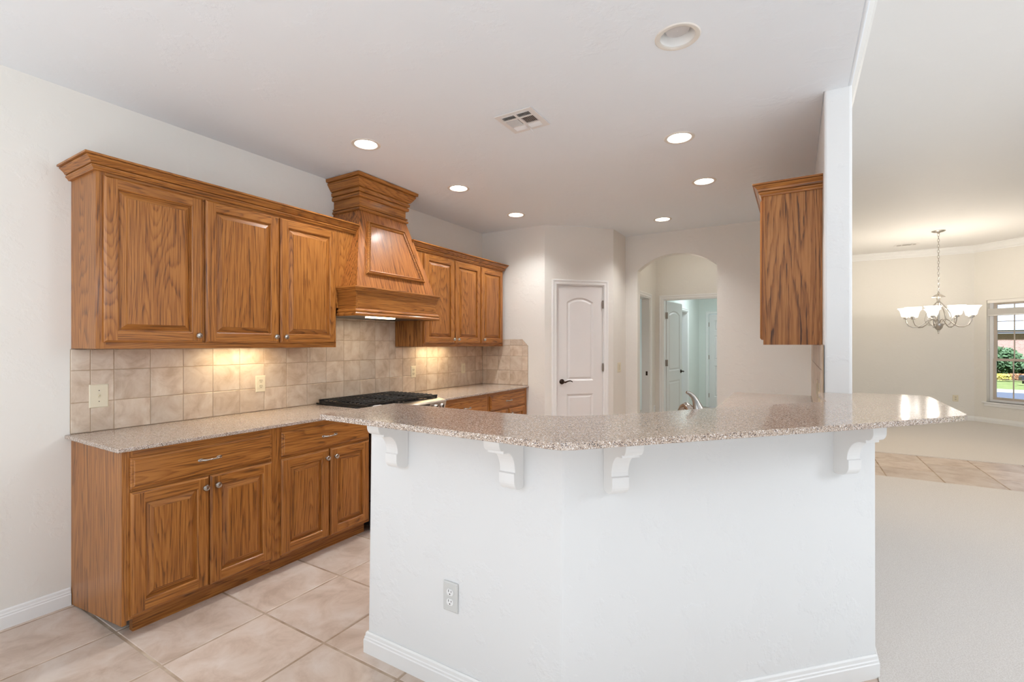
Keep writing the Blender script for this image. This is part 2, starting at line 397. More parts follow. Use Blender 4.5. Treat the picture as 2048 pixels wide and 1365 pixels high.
# ------------------------------------------------------------------ trim: baseboards, crowns
BASEP = [(0, 0), (.014, 0), (.014, .058), (.011, .062), (.011, .070), (.008, .074), (.007, .086), (.003, .092), (0, .092)]
def baseboard(name, path, side=1, T=None, z=0):
    return st(MB().sweep(path, [(o, h+z) for o, h in BASEP], side, T=T).build(name, TRIM))
baseboard('baseboard_left', [(XW, -3.2), (XW, .942)], 1)
baseboard('baseboard_dining', [(WX1+.02, YF), (XC, YF), (XC+bl*R2, YF-bl*R2)], 1)
baseboard('baseboard_pantry', [(-2.45, YB), tuple(PT(.075, 0, 0))[:2]], 1)
baseboard('baseboard_arch', [(ax1, YA), (WX0, YA)], 1)
baseboard('baseboard_hall', [(-1.83, 7.0), (-1.83, 7.27)], 1)
CROWNL = [(0, LH), (0, LH-.12), (.010, LH-.12), (.014, LH-.105), (.030, LH-.095), (.055, LH-.055), (.085, LH-.032), (.090, LH-.022), (.103, LH-.018), (.103, LH)]
st(MB().sweep([(WX1+.02, 7.62), (WX1+.02, YF), (XC, YF), (XC+bl*R2, YF-bl*R2)], CROWNL, 1).build('trim_1', TRIM))
st(MB().sweep([(WX1, -3.2), (WX1, YA)], CROWNL, 1).build('trim_2', TRIM))

# ------------------------------------------------------------------ half wall with bar top
hv0, hv1, hv2 = (-1.655, 1.49), (-.70, 1.49), (.283, 2.473)
th = .11; k45 = th*math.tan(PI/8)
half = [hv0, hv1, hv2, (.283, WY), (WX0+.0, WY), (WX0, hv2[1]), (-.80, 1.545), (hv0[0], 1.545)]
top = [(x, y+(.018 if i in (0, 1, 6, 7) else .012)) for i, (x, y) in enumerate(half)]; top[3] = half[3]; top[4] = half[4]
st(MB().prism(half, 0, 1.1055, top=top).build('wall_bar', HALF, bevel=.008, bseg=2))
baseboard('baseboard_bar', [(hv0[0], 1.545), hv0, hv1, hv2, (.283, WY)], 1)
# bar top slab
bar = [(-1.512, 1.131), (-.56, 1.124), (-.528, 1.128), (-.498, 1.15), (.224, 1.958), (.523, 2.318), (.54, 2.36), (.565, 3.05), (.55, 3.115), (.253, 3.115),
       (.253, 3.038), (.126, 3.038), (.10, 2.98), (.115, 2.56), (-.282, 2.082), (-.474, 1.815), (-.60, 1.66), (-.70, 1.565), (-.80, 1.527), (-.94, 1.513), (-1.515, 1.513)]
tag(MB().prism(bar, ZB-.020, ZB).build('bar_top', QUARTZ, bevel=.0012, bseg=1), 'speckled beige stone bar top, angled, raised on the white half wall', 'countertop')
# corbels
def corbel_prof():
    p = [(0, 1.1055), (.170, 1.1055), (.170, 1.052)]
    p += [(.148+.022*math.cos(t), 1.052-.032*math.sin(t)) for t in [PI/2*i/6 for i in range(1, 7)]]
    p += [(.141, 1.020), (.141, 1.009)]
    p += [(.063+.060*(1-math.sin(t)), .930+.078*math.cos(t)) for t in [PI/2*i/10 for i in range(1, 11)]]
    p += [(.063, .928), (.070, .925), (.070, .897)]
    p += [(.030+.040*math.cos(t), .897-.036*math.sin(t)) for t in [PI/2*i/6 for i in range(1, 7)]]
    p += [(.010, .861), (0, .868)]
    return p
def corbel(o, u, w, label):
    T = frame(o, w, UP, u)                      # profile in (out, z), width along u
    t = thing('corbel', label, 'bracket', (o[0], o[1], .86), 'white corbels under the bar top')
    pr = corbel_prof()
    MB().prism(pr, 0, .065, T=T).build('bracket', TRIM, t, bevel=.0035, bseg=2)
    # raised edge bead along both sides of the scroll
    return t
fo = 1.505
corbel((-1.49, fo, 0), (1, 0, 0), (0, -1, 0), 'white corbel at the free left end of the bar, beside the drawer cabinets')
corbel((-.920, fo, 0), (1, 0, 0), (0, -1, 0), 'white corbel left of the corner of the half wall, above the outlet')
fx, fy = hv1[0], hv1[1]+.014
for t0, lab in ((.155, 'white corbel right of the corner of the half wall'), (1.169, 'white corbel at the right end of the bar, next to the carpet')):
    corbel((fx+t0*R2, fy+t0*R2, 0), (R2, R2, 0), (R2, -R2, 0), lab)

# ------------------------------------------------------------------ wall plates
def plate(T, name, label, kind, w=.072, h=.117, m=ALMOND, m2=ALMONDD, group='outlet and switch plates', cat='outlet'):
    t = thing(name, label, cat, T(0, 0, 0), group)
    pr = [(-w/2, -h/2), (w/2, -h/2), (w/2, h/2), (-w/2, h/2)]; e = .004
    pt = [(-w/2+e, -h/2+e), (w/2-e, -h/2+e), (w/2-e, h/2-e), (-w/2+e, h/2-e)]
    MB().prism(pr, 0, .003, T=T).prism(pr, .003, .0065, T=T, top=pt).build('cover_plate', m, t)
    if kind == 'outlet':
        for z in (-.0195, .0195):
            sock = [(.0165*math.cos(a), max(-.0125, min(.0125, .0165*math.sin(a)))+z) for a in [2*PI*i/20 for i in range(20)]]
            so = MB().prism(sock, .006, .0085, T=T).build('socket', m2, t)
            s = MB()
            for x, hh in ((-.0065, .009), (.0065, .007)): s.box(x-.0013, x+.0013, z+.001, z+.001+hh, .0082, .0088, T=T)
            s.prism([(.0028*math.cos(a), z-.0065+.0028*math.sin(a)) for a in [2*PI*i/10 for i in range(10)]], .0082, .0088, T=T)
            so2 = s.build('slots', SLOT, so)
    elif kind == 'switch':
        MB().box(-.005, .005, -.012, .012, .006, .0075, T=T).prism([(-.004, -.003), (.004, -.003), (.004, .007), (-.004, .007)], .007, .018, T=T, top=[(-.0035, .004), (.0035, .004), (.0035, .010), (-.0035, .010)]).build('toggle', m2, t)
        for z in (-.030, .030): MB().lathe([(.0026, .0062), (.0026, .0072)], 10, T=lambda a, b, c, z=z: T(a, b+z, c)).build('screw', SLOT, t)
    elif kind == 'rocker':
        MB().prism([(-.0165, -.033), (.0165, -.033), (.0165, .033), (-.0165, .033)], .006, .0085, T=T).build('rocker', m2, t)
    return t
SX = XW+.009
LW = lambda y, z: frame((SX, y, z), (0, 1, 0), UP, (1, 0, 0))
plate(LW(1.058, 1.10), 'light_switch', 'almond toggle switch on the travertine backsplash at the near left end', 'switch', w=.085, h=.128, cat='light switch')
plate(LW(1.976, 1.101), 'outlet', 'almond outlet on the backsplash between the left wall cabinets and the counter', 'outlet')
plate(LW(3.557, 1.108), 'outlet', 'almond outlet on the backsplash just right of the cooktop', 'outlet')
plate(LW(4.388, 1.107), 'light_switch', 'almond rocker switch on the backsplash near the far back corner', 'rocker', cat='light switch')
plate(frame((-1.184, 1.494, .375), (1, 0, 0), UP, (0, -1, 0)), 'outlet', 'grey outlet plate with white sockets low on the half wall', 'outlet', m=WPLATE, m2=WPLASTIC, w=.072, h=.116)
plate(frame((-1.85, 5.597, 1.105), (0, 1, 0), UP, (1, 0, 0)), 'light_switch', 'beige switch on the narrow wall between pantry door and arch', 'rocker', cat='light switch', w=.115)
plate(frame((2.49, YF, .398), (1, 0, 0), UP, (0, -1, 0)), 'outlet', 'beige outlet low on the far dining room wall', 'outlet', w=.08)
plate(frame((-1.83, 7.19, .414), (0, 1, 0), UP, (1, 0, 0)), 'outlet', 'small outlet low on the hall wall seen through the arch', 'outlet', m=WPLASTIC, m2=WPLASTIC)
WS = lambda y, z: frame((WX0-.009, y, z), (0, -1, 0), UP, (-1, 0, 0))
plate(WS(3.62, 1.10), 'light_switch', 'almond plate nearer the back on the tiled wing wall below the right cabinet', 'rocker', cat='light switch')
plate(WS(3.30, 1.10), 'outlet', 'almond outlet nearer the front edge of the tiled wing wall', 'outlet')

# ------------------------------------------------------------------ backsplash (each tile an island of the mesh)
def tiles(mb, T, ul, vl, clip=None, g=.0028, d=.009):
    for i in range(len(ul)-1):
        for j in range(len(vl)-1):
            a, b, c, e = ul[i]+g/2, ul[i+1]-g/2, vl[j]+g/2, vl[j+1]-g/2
            if b-a < .008 or e-c < .008: continue
            poly = [(a, c), (b, c), (b, e), (a, e)]
            if clip: poly = clip(poly)
            if len(poly) < 3: continue
            cx = sum(p[0] for p in poly)/len(poly); cy = sum(p[1] for p in poly)/len(poly); q = .0025
            tp = [(x+(q if x < cx else -q), y+(q if y < cy else -q)) for x, y in poly]
            mb.prism(poly, 0, d-.002, T=T); mb.prism(poly, d-.002, d, T=T, top=tp)
zl = [.906, 1.070, 1.2435, 1.417, 1.590, 1.66]
ul = [.940, 1.023]+[1.127+.1755*i for i in range(21)]; ul = [u for u in ul if u < 4.76]+[4.782]
LT = frame((XW+.0015, 0, 0), (0, 1, 0), UP, (1, 0, 0))
mb = MB()
tiles(mb, LT, ul, zl[:3])
iu = [u for u in ul if 2.39 < u < 3.30]
tiles(mb, LT, [u for u in ul if u < 2.37]+[2.38], [1.2435, 1.358]); tiles(mb, LT, [3.31]+[u for u in ul if u > 3.32], [1.2435, 1.358])
tiles(mb, LT, [2.38]+iu+[3.31], [1.2435, 1.417, 1.590, 1.66])
n0 = len(mb.f)
mb.box(.94, 4.782, .906, 1.359, 0, .0065, 1, T=LT); mb.box(2.38, 3.31, 1.359, 1.66, 0, .0065, 1, T=LT)
tag(mb.build('backsplash', [SPLASH, GROUT]), 'square travertine tile backsplash on the left wall behind the cooktop', 'backsplash')
BTb = frame((0, YB-.0015, 0), (1, 0, 0), UP, (0, -1, 0))
mb = MB(); cl = lambda poly: clip45(poly)
def clip45(poly, s=-2.665-.0+1.443-.075):      # cut the top outer corner
    out = []; n = len(poly); f = lambda p: p[0]+p[1]-s
    for i in range(n):
        p, q = poly[i], poly[(i+1) % n]
        if f(p) <= 0: out.append(p)
        if f(p)*f(q) < 0:
            t = f(p)/(f(p)-f(q)); out.append((p[0]+t*(q[0]-p[0]), p[1]+t*(q[1]-p[1])))
    return out
ub = [-3.30, -3.240, -3.073, -2.906, -2.740, -2.665]
tiles(mb, BTb, ub, [.906, 1.076, 1.247, 1.372, 1.443], clip=cl)
mb.prism(clip45([(-3.30, .906), (-2.665, .906), (-2.665, 1.443), (-3.30, 1.443)]), 0, .0065, 1, T=BTb)
tag(mb.build('backsplash', [SPLASH, GROUT]), 'short tile backsplash with a clipped corner on the back wall', 'backsplash')
mb = MB(); WT = frame((WX0-.0015, 0, 0), (0, -1, 0), UP, (-1, 0, 0))
tiles(mb, WT, [-5.2]+[-5.05+.1755*i for i in range(12)]+[-WY-.002], [.906, 1.07, 1.2435, 1.383])
mb.box(-5.2, -WY-.002, .906, 1.383, 0, .0065, 1, T=WT)
tag(mb.build('backsplash', [SPLASH, GROUT]), 'tile backsplash on the wing wall under the right wall cabinet', 'backsplash')

# ------------------------------------------------------------------ counters
slab = lambda name, poly, z, lab: tag(MB().prism(poly, z-.020, z).build(name, QUARTZ, bevel=.004), lab, 'countertop')
CXF = XB+.030
slab('countertop', [(XW, .918), (CXF, .918), (CXF, 2.428), (XW, 2.428)], .905, 'speckled beige counter on the near left oak base cabinets')
slab('countertop', [(XW, 3.238), (CXF, 3.238), (CXF, YB), (XW, YB)], .905, 'speckled beige counter between the range and the back wall')
slab('countertop', [(-1.64, 1.570), (-.792, 1.570), (WX0-.004, 2.515), (WX0-.004, 5.20), (-.53, 5.20), (-.53, 2.80), (-1.0, 2.27), (-1.64, 2.27)], .905, 'lower speckled counter behind the bar top, along the wing wall')

# ------------------------------------------------------------------ cabinet makers
def door_mesh(T, u0, u1, v0, v1, stile=.055):
    """frame of a raised-panel door: T maps (u, v, w), w towards the room"""
    f = MB(); t = .019
    def q(a, b, c, d, m): f.add([T(*a), T(*b), T(*c), T(*d)], [(0, 1, 2, 3)], m)
    def rect(i, w): return [(u0+i, v0+i, w), (u1-i, v0+i, w), (u1-i, v1-i, w), (u0+i, v1-i, w)]
    def ring(i, w, j, x):
        A, B = rect(i, w), rect(j, x)
        for k in range(4): q(A[k], A[(k+1) % 4], B[(k+1) % 4], B[k], 1 if k in (0, 2) else 0)
    ring(0, 0, 0, .011); ring(0, .011, .004, .014); ring(.004, .014, .010, t)
    i, s = .010, stile
    q((u0+i, v0+i, t), (u0+s, v0+i, t), (u0+s, v1-i, t), (u0+i, v1-i, t), 0); q((u1-s, v0+i, t), (u1-i, v0+i, t), (u1-i, v1-i, t), (u1-s, v1-i, t), 0)
    q((u0+s, v0+i, t), (u1-s, v0+i, t), (u1-s, v0+s, t), (u0+s, v0+s, t), 1); q((u0+s, v1-s, t), (u1-s, v1-s, t), (u1-s, v1-i, t), (u0+s, v1-i, t), 1)
    ring(s, t, s+.005, t-.004); ring(s+.005, t-.004, s+.006, .003)
    f.add([T(*p) for p in rect(0, 0)], [(3, 2, 1, 0)], 0)
    p = MB(); a = s+.0055
    def ring2(i, w, j, x):
        A, B = rect(i, w), rect(j, x)
        for k in range(4): p.add([T(*A[k]), T(*A[(k+1) % 4]), T(*B[(k+1) % 4]), T(*B[k])], [(0, 1, 2, 3)], 1 if k in (0, 2) else 0)
    ring2(a, .001, a, .004); ring2(a, .004, a+.005, .004); ring2(a+.005, .004, a+.033, .0150); ring2(a+.033, .0150, a+.0345, .0185)
    p.add([T(*x) for x in rect(a+.0345, .0185)], [(0, 1, 2, 3)], 0); p.add([T(*x) for x in rect(a, .001)], [(3, 2, 1, 0)], 0)
    return f, p
def knob(T, u, v, parent, r=.0172):
    K = lambda a, b, c: T(u+a, v+b, c)
    return MB().lathe([(.008, .018), (.006, .022), (.0055, .030), (.012, .033), (r, .038), (r, .042), (r*.8, .047), (r*.3, .0495)], 20, T=K).build('knob', NICKEL, parent, smooth=True)
def pull(T, u, v, parent, L=.075):
    p = MB(); n = 13; pts = []; rr = []
    for i in range(n):
        t = -1+2*i/(n-1); pts.append(T(u+t*L*.62, v, .021+.022*(1-t**4))); rr.append(.0042+.0022*(abs(t) > .55)*(1-abs(abs(t)-.75)*2.2))
    p.tube(pts, rr, 10)
    for s in (-1, 1): p.lathe([(.010, .0185), (.0085, .0215), (.003, .023)], 14, T=lambda a, b, c, s=s: T(u+s*L*.62+a*1.5, v+b, c))
    return p.build('handle', NICKEL, parent, smooth=True)
def add_door(T, cab, u0, u1, v0, v1, mats, kn=None, stile=.055):
    f, p = door_mesh(T, u0, u1, v0, v1, stile)
    d = f.build('door', mats, cab); p.build('raised_panel', mats, d)
    if kn: knob(T, kn[0], kn[1], d)
    return d
def add_drawer(T, cab, u0, u1, v0, v1, mats, pl=None):
    f = MB()
    def rect(i, w): return [(u0+i, v0+i, w), (u1-i, v0+i, w), (u1-i, v1-i, w), (u0+i, v1-i, w)]
    prev = rect(0, 0)
    for i, w in ((0, .010), (.004, .013), (.012, .0145), (.015, .019)):
        B = rect(i, w)
        for k in range(4): f.add([T(*prev[k]), T(*prev[(k+1) % 4]), T(*B[(k+1) % 4]), T(*B[k])], [(0, 1, 2, 3)], 1)
        prev = B
    f.add([T(*x) for x in prev], [(0, 1, 2, 3)], 1); f.add([T(*x) for x in rect(0, 0)], [(3, 2, 1, 0)], 1)
    d = f.build('drawer', mats, cab)
    if pl: pull(T, pl[0], pl[1], d)
    return d
ML = [OZ, OY]
def face_frame(T, cab, u0, u1, v0, v1, openings, mats=None):
    """stiles and rails round the openings (u0, u1, v0, v1), 19 mm thick"""
    mb = MB(); bx = lambda a, b, c, d, m: mb.box(a, b, c, d, -.019, 0, m, T=T) if b-a > .002 and d-c > .002 else None
    cols = sorted({(o[0], o[1]) for o in openings if True}); lo = min(o[0] for o in openings); hi = max(o[1] for o in openings)
    bx(u0, lo, v0, v1, 0); bx(hi, u1, v0, v1, 0)
    rows = sorted({(o[2], o[3]) for o in openings}); z = v0
    for c, d in rows:
        bx(lo, hi, z, c, 1); z = d
        os_ = sorted(o for o in openings if o[2] == c)
        for p, q in zip(os_, os_[1:]): bx(p[1], q[0], c, d, 0)
    bx(lo, hi, z, v1, 1)
    return mb.build('face_frame', [OZ, OY], cab)
def crown_prof(z0, z1, out):
    h = z1-z0
    return [(0, z0), (.012, z0), (.015, z0+.10*h), (.024, z0+.22*h), (.024, z0+.30*h), (.015, z0+.31*h), (.015, z0+.36*h), (.026, z0+.40*h), (.56*out, z0+.56*h), (.84*out, z0+.78*h), (.84*out, z0+.82*h), (.76*out, z0+.83*h), (.76*out, z0+.86*h), (out, z0+.87*h), (out, z1), (0, z1)]

# wall cabinets, left run
def wall_cab(y0, y1, doors, label, crown_path, left_side, knobs, z0=1.362, z1=2.265):
    t = thing('wall_cabinet', label, 'cabinet', (XW, y0, z0))
    T = frame((XU, 0, 0), (0, 1, 0), UP, (1, 0, 0))
    MB().box(XW+.001, XU-.019, y0+.016, y1-.002, z0+.028, z1).build('carcass', OY, t)
    MB().box(XW+.001, XU-.0005, y0, y0+.016, z0, z1).build('side_panel', OZP if y0 > 3 else OZ, t)
    face_frame(T, t, y0+.0165, y1, z0, z1, [(a+.012, b-.012, 1.407, 2.223) for a, b in doors], OZ)
    for (a, b), k in zip(doors, knobs): add_door(T, t, a, b, 1.395, 2.236, ML, (a+.03, 1.435) if k < 0 else (b-.03, 1.435))
    MB().sweep(crown_path, crown_prof(2.252, 2.323, .058), 1, mats=[0 if abs(a[0]-b[0]) < .01 else 1 for a, b in zip(crown_path, crown_path[1:])]).build('crown_moulding', [OY, OX], t)
    return t
wc = wall_cab(.945, 2.376, [(.973, 1.433), (1.449, 1.908), (1.918, 2.367)], 'large three-door oak wall cabinet left of the hood', [(XW, .945), (XU, .945), (XU, 2.56)], True, (1, 1, -1))
wc2 = wall_cab(3.314, 4.742, [(3.355, 3.808), (3.822, 4.262), (4.285, 4.722)], 'three-door oak wall cabinet right of the hood by the back corner', [(XU, 3.16), (XU, 4.742), (XW, 4.742)], True, (1, -1, -1))

# base cabinets, left run
def base_cab(y0, y1, label, dr, doors, side=False, kz=.632):
    t = thing('base_cabinet', label, 'cabinet', (XW, y0, 0))
    T = frame((XB, 0, 0), (0, 1, 0), UP, (1, 0, 0)); z1 = .885
    MB().box(XW+.001, XB-.019, y0+.018, y1-.001, .095, z1).build('carcass', OY, t)
    if side:
        MB().prism([(XW+.001, .0), (XB-.0005, .070), (XB-.0005, z1), (XW+.001, z1)], y0, y0+.018, T=lambda a, b, c: Vector((a, c, b))).build('side_panel', OZ, t)
    face_frame(T, t, y0+(.0185 if side else .0005), y1-.0005, .088, z1, [(a+.012, b-.012, .115, .672) for a, b in doors]+[(dr[0]+.012, dr[1]-.012, .715, .838)], OZ)
    add_drawer(T, t, dr[0], dr[1], .702, .850, ML, ((dr[0]+dr[1])/2, .778))
    (a, b), (c, d) = doors
    add_door(T, t, a, b, .104, .687, ML, (b-.026, kz)); add_door(T, t, c, d, .104, .687, ML, (c+.030, kz))
    MB().box(XB-.090, XB-.055, y0+(.062 if side else 0), y1, 0, .100).build('toe_kick', OY, t)
    return t
base_cab(.945, 1.697, 'oak base cabinet with drawer at the near left end', (.975, 1.672), [(.975, 1.320), (1.325, 1.672)], True)
base_cab(1.697, 2.428, 'oak base cabinet with drawer just left of the range', (1.734, 2.414), [(1.730, 2.072), (2.084, 2.414)])
base_cab(3.24, 3.975, 'oak base cabinet with drawer just right of the range', (3.275, 3.950), [(3.275, 3.607), (3.617, 3.950)])
base_cab(3.975, 4.742, 'oak base cabinet with drawer in the far back corner', (4.012, 4.722), [(4.012, 4.360), (4.374, 4.722)])
tag(MB().box(XW+.001, XB-.002, 4.743, YB-.002, .06, .885).build('filler_strip', OZ), 'dark oak filler strip between corner base cabinet and back wall', 'filler strip')

# right wall cabinet on the wing wall
t = thing('wall_cabinet', 'oak wall cabinet on the wing wall showing its wide end panel', 'cabinet', (WX0, 3.2, 1.382))
xf = -.170
MB().box(xf+.019, WX0-.001, 3.216, 4.80, 1.394, 2.286).build('carcass', OY, t)
MB().box(xf+.0185, WX0-.001, 3.20, 3.2155, 1.382, 2.286).build('end_panel', OZP, t)
TC = frame((xf, 0, 0), (0, -1, 0), UP, (-1, 0, 0))
face_frame(TC, t, -4.80, -3.20, 1.382, 2.286, [(-4.77, -4.02, 1.43, 2.25), (-3.98, -3.235, 1.43, 2.25)], OZ)
for a, b in ((-4.785, -4.40), (-4.39, -4.01), (-3.99, -3.61), (-3.60, -3.222)): add_door(TC, t, a, b, 1.412, 2.255, ML)
MB().sweep([(WX0, 3.2), (xf, 3.2), (xf, 4.80)], crown_prof(2.268, 2.338, .055), -1, mats=[0, 1]).build('crown_moulding', [OX, OY], t)

# ------------------------------------------------------------------ range hood
hb = thing('range_hood', 'tapered oak range hood with crown cap above the cooktop', 'range hood', (XW, 2.86, 1.60))
my0, my1, mxf = 2.396, 3.318, -2.79
mb = MB()
mb.box(XU-.0, mxf, my0, my0+.02, 1.60, 1.812, 1); mb.box(XU, mxf, my1-.02, my1, 1.60, 1.812, 1); mb.box(mxf-.02, mxf, my0+.02, my1-.02, 1.60, 1.812, 0)
mb.box(XW+.012, XU, 2.382, 3.309, 1.661, 1.812, 0); mb.box(XU, mxf-.02, my0+.02, my1-.02, 1.79, 1.812, 0)
mb.build('mantle', [OY, OX], hb)
pth = [(XU+.002, my0), (mxf, my0), (mxf, my1), (XU+.002, my1)]
MB().sweep(pth, [(0, 1.778), (.006, 1.778), (.010, 1.788), (.010, 1.796), (.018, 1.803), (.021, 1.812), (.018, 1.821), (0, 1.823)], 1, mats=[1, 0, 1]).sweep(pth, [(0, 1.598), (.013, 1.598), (.017, 1.606), (.016, 1.616), (.010, 1.624), (.008, 1.628), (.013, 1.634), (.010, 1.644), (.004, 1.650), (0, 1.650)], 1, mats=[1, 0, 1]).build('mantle_moulding', [OY, OX], hb)
# chimney: tapered body
B4 = [(XW+.002, 2.415), (-2.80, 2.415), (-2.80, 3.295), (XW+.002, 3.295)]; T4 = [(XW+.002, 2.615), (-3.0, 2.615), (-3.0, 3.130), (XW+.002, 3.130)]
zb, zt = 1.820, 2.480
MB().prism(B4, zb, zt, top=T4).build('chimney', OCH, hb)
e1 = Vector((-2.80, 2.415, zb)); e2 = Vector((-2.80, 3.295, zb)); g1 = Vector((-3.0, 2.615, zt)); g2 = Vector((-3.0, 3.130, zt))
ev = ((g1+g2)/2-(e1+e2)/2); HL = ev.length; ev.normalize(); eu = Vector((0, 1, 0)); ew = eu.cross(ev).normalized()
CT = frame((e1+e2)/2, eu, ev, ew)
def trap(v0, v1, m):
    hwid = lambda v: .44+(.2575-.44)*v/HL
    return [(-hwid(v0)+m, v0), (hwid(v0)-m, v0), (hwid(v1)-m, v1), (-hwid(v1)+m, v1)]
q = trap(.115, HL-.115, .085)
MB().sweep(q, [(-.004, -.002), (-.004, .014), (0, .022), (.007, .023), (.010, .012), (.014, .012), (.018, .019), (.026, .016), (.031, .004), (.031, -.002)], -1, closed=True, T=CT).build('panel_moulding', OY, hb)
MB().prism(trap(.118, HL-.118, .088), .0005, .004, T=CT).build('panel', OCH, hb)
capp = [(0, 2.462), (.014, 2.463), (.021, 2.470), (.018, 2.482), (.006, 2.485), (.006, 2.489), (.015, 2.492), (.016, 2.500), (.012, 2.506), (.002, 2.508), (.002, 2.570), (.020, 2.572), (.024, 2.580), (.024, 2.598), (.014, 2.600), (.014, 2.606), (.028, 2.610), (.030, 2.634), (.020, 2.637), (.020, 2.643), (.034, 2.648), (.050, 2.670), (.068, 2.698), (.068, 2.704), (.058, 2.706), (.058, 2.711), (.080, 2.714), (.083, 2.738), (0, 2.738)]
MB().sweep([(XW+.002, 2.615), (-3.0, 2.615), (-3.0, 3.130), (XW+.002, 3.130)], capp, 1, mats=[1, 0, 1]).build('crown_cap', [OY, OX], hb)
MB().box(XU-.02, XU-.001, 2.377, 2.62, 1.70, 2.252).build('filler_panel', OZ, hb)
MB().box(XU-.02, XU-.001, 3.08, 3.313, 1.70, 2.252).build('filler_panel', OZ, hb)
ln = MB().box(XW+.018, mxf-.025, my0+.025, my1-.025, 1.605, 1.622).build('liner', plain('liner_metal', srgb(96, 96, 98), .4, .8), hb)
MB().box(-2.93, -2.875, 2.61, 2.88, 1.594, 1.6045).build('light_lens', WARM, hb)
light('hood_lamp', 'AREA', (-2.95, 2.75, 1.588), .9, (1, .86, .68), size=.25, shape='RECTANGLE', size_y=.06)

# ------------------------------------------------------------------ under-cabinet lights
def strip(y0, y1, x, label):
    t = thing('under_cabinet_light', label, 'light', (x, (y0+y1)/2, 1.390), 'under-cabinet strip lights')
    MB().box(x-.045, x+.045, y0, y1, 1.372, 1.390).build('housing', WPLASTIC, t)
    MB().box(x-.035, x+.035, y0+.02, y1-.02, 1.368, 1.3725).build('lens', WARM, t)
    light('strip_lamp', 'AREA', (x, (y0+y1)/2, 1.360), .85, (1, .82, .55), size=.06, shape='RECTANGLE', size_y=(y1-y0)*.9)
strip(1.60, 2.02, -3.17, 'warm strip light under the wall cabinet left of the hood')
strip(3.58, 4.06, -3.17, 'warm strip light under the wall cabinet right of the hood')

# ------------------------------------------------------------------ range
rg = thing('range', 'slide-in stainless gas range with black grates under the hood', 'range', (XW, 2.833, 0))
ry0, ry1 = 2.432, 3.234
MB().box(XW+.02, -2.69, ry0, ry1, .05, .905).build('body', plain('range_side', srgb(40, 40, 42), .4, .5), rg)
MB().box(XW+.012, -2.70, ry0+.002, ry1-.002, .906, .918).build('cooktop', BLACK, rg, bevel=.003)
RP = [(-2.70, .9185), (-2.625, .905), (-2.612, .895), (-2.632, .825), (-2.688, .82), (-2.70, .82)]
MB().prism(RP, ry0, ry1, T=lambda a, b, c: Vector((a, c, b))).build('control_panel', STEEL, rg, bevel=.002)
wv = Vector((-.02, 0, -.07)).normalized(); PN = Vector((.07, 0, -.02)).normalized()
PF = frame((-2.622, 0, .860), (0, 1, 0), (-wv.x, 0, -wv.z), (PN.x, 0, PN.z))
MB().box(2.57, 3.02, -.026, .030, .0005, .002, T=PF).build('display', BLACK, rg)
for y in (2.485, 2.555, 3.085, 3.165):
    kb = MB().lathe([(.027, .001), (.027, .006), (.022, .008), (.021, .026), (.019, .029)], 20, T=lambda a, b, c, y=y: PF(y+a, b, c)).build('knob', STEEL, rg, smooth=True)
    MB().box(-.0045, .0045, -.014, .019, .0285, .034, T=lambda a, b, c, y=y: PF(y+a, b, c)).build('pointer', BLACK, kb)
MB().box(-2.688, -2.640, ry0+.004, ry1-.004, .235, .812).build('oven_door', STEEL, rg, bevel=.004)
MB().box(-2.641, -2.637, ry0+.12, ry1-.12, .36, .66).build('oven_window', BLACK, rg)
MB().tube([(-2.64, ry0+.07, .765), (-2.585, ry0+.07, .765), (-2.585, ry1-.07, .765), (-2.64, ry1-.07, .765)], .011, 10).build('handle', STEEL, rg, smooth=True)
MB().box(-2.688, -2.645, ry0+.004, ry1-.004, .06, .228).build('storage_drawer', STEEL, rg, bevel=.004)
for y in (ry0+.05, ry1-.05): MB().lathe([(.018, 0), (.018, .012), (.010, .014), (.010, .05)], 12, T=lambda a, b, c, y=y: Vector((-2.72+a, y+b, c))).build('foot', STEEL, rg)
gw = (ry1-ry0-.012)/3
for i in range(3):
    a, b = ry0+.006+i*gw+.003, ry0+.006+(i+1)*gw-.003; x0, x1 = XW+.045, -2.715
    g = MB(); zt_ = .944
    for x in (x0, x1): g.box(x-.007, x+.007, a, b, zt_-.014, zt_)
    for y in (a+.007, b-.007): g.box(x0, x1, y-.006, y+.006, zt_-.024, zt_-.010)
    g.box(x0, x1, (a+b)/2-.005, (a+b)/2+.005, zt_-.012, zt_+.001)
    n = 11
    for k in range(1, n):
        x = x0+(x1-x0)*k/n
        g.tube([(x, a+.004, zt_-.018), (x, a+.006, zt_-.006), (x, a+.016, zt_), (x, b-.016, zt_), (x, b-.006, zt_-.006), (x, b-.004, zt_-.018)], .0048, 6)
    for x in (x0, x1):
        for y in (a+.008, b-.008): g.box(x-.006, x+.006, y-.006, y+.006, .918, zt_-.01)
    g.build('grate', IRON, rg)
for i in range(3):
    for xx in (-3.13, -2.86):
        yy = ry0+.006+(i+.5)*gw
        MB().lathe([(.045, .918), (.045, .926), (.032, .929), (.030, .934)], 18, T=lambda a, b, c, xx=xx, yy=yy: Vector((xx+a, yy+b, c))).build('burner', IRON, rg)

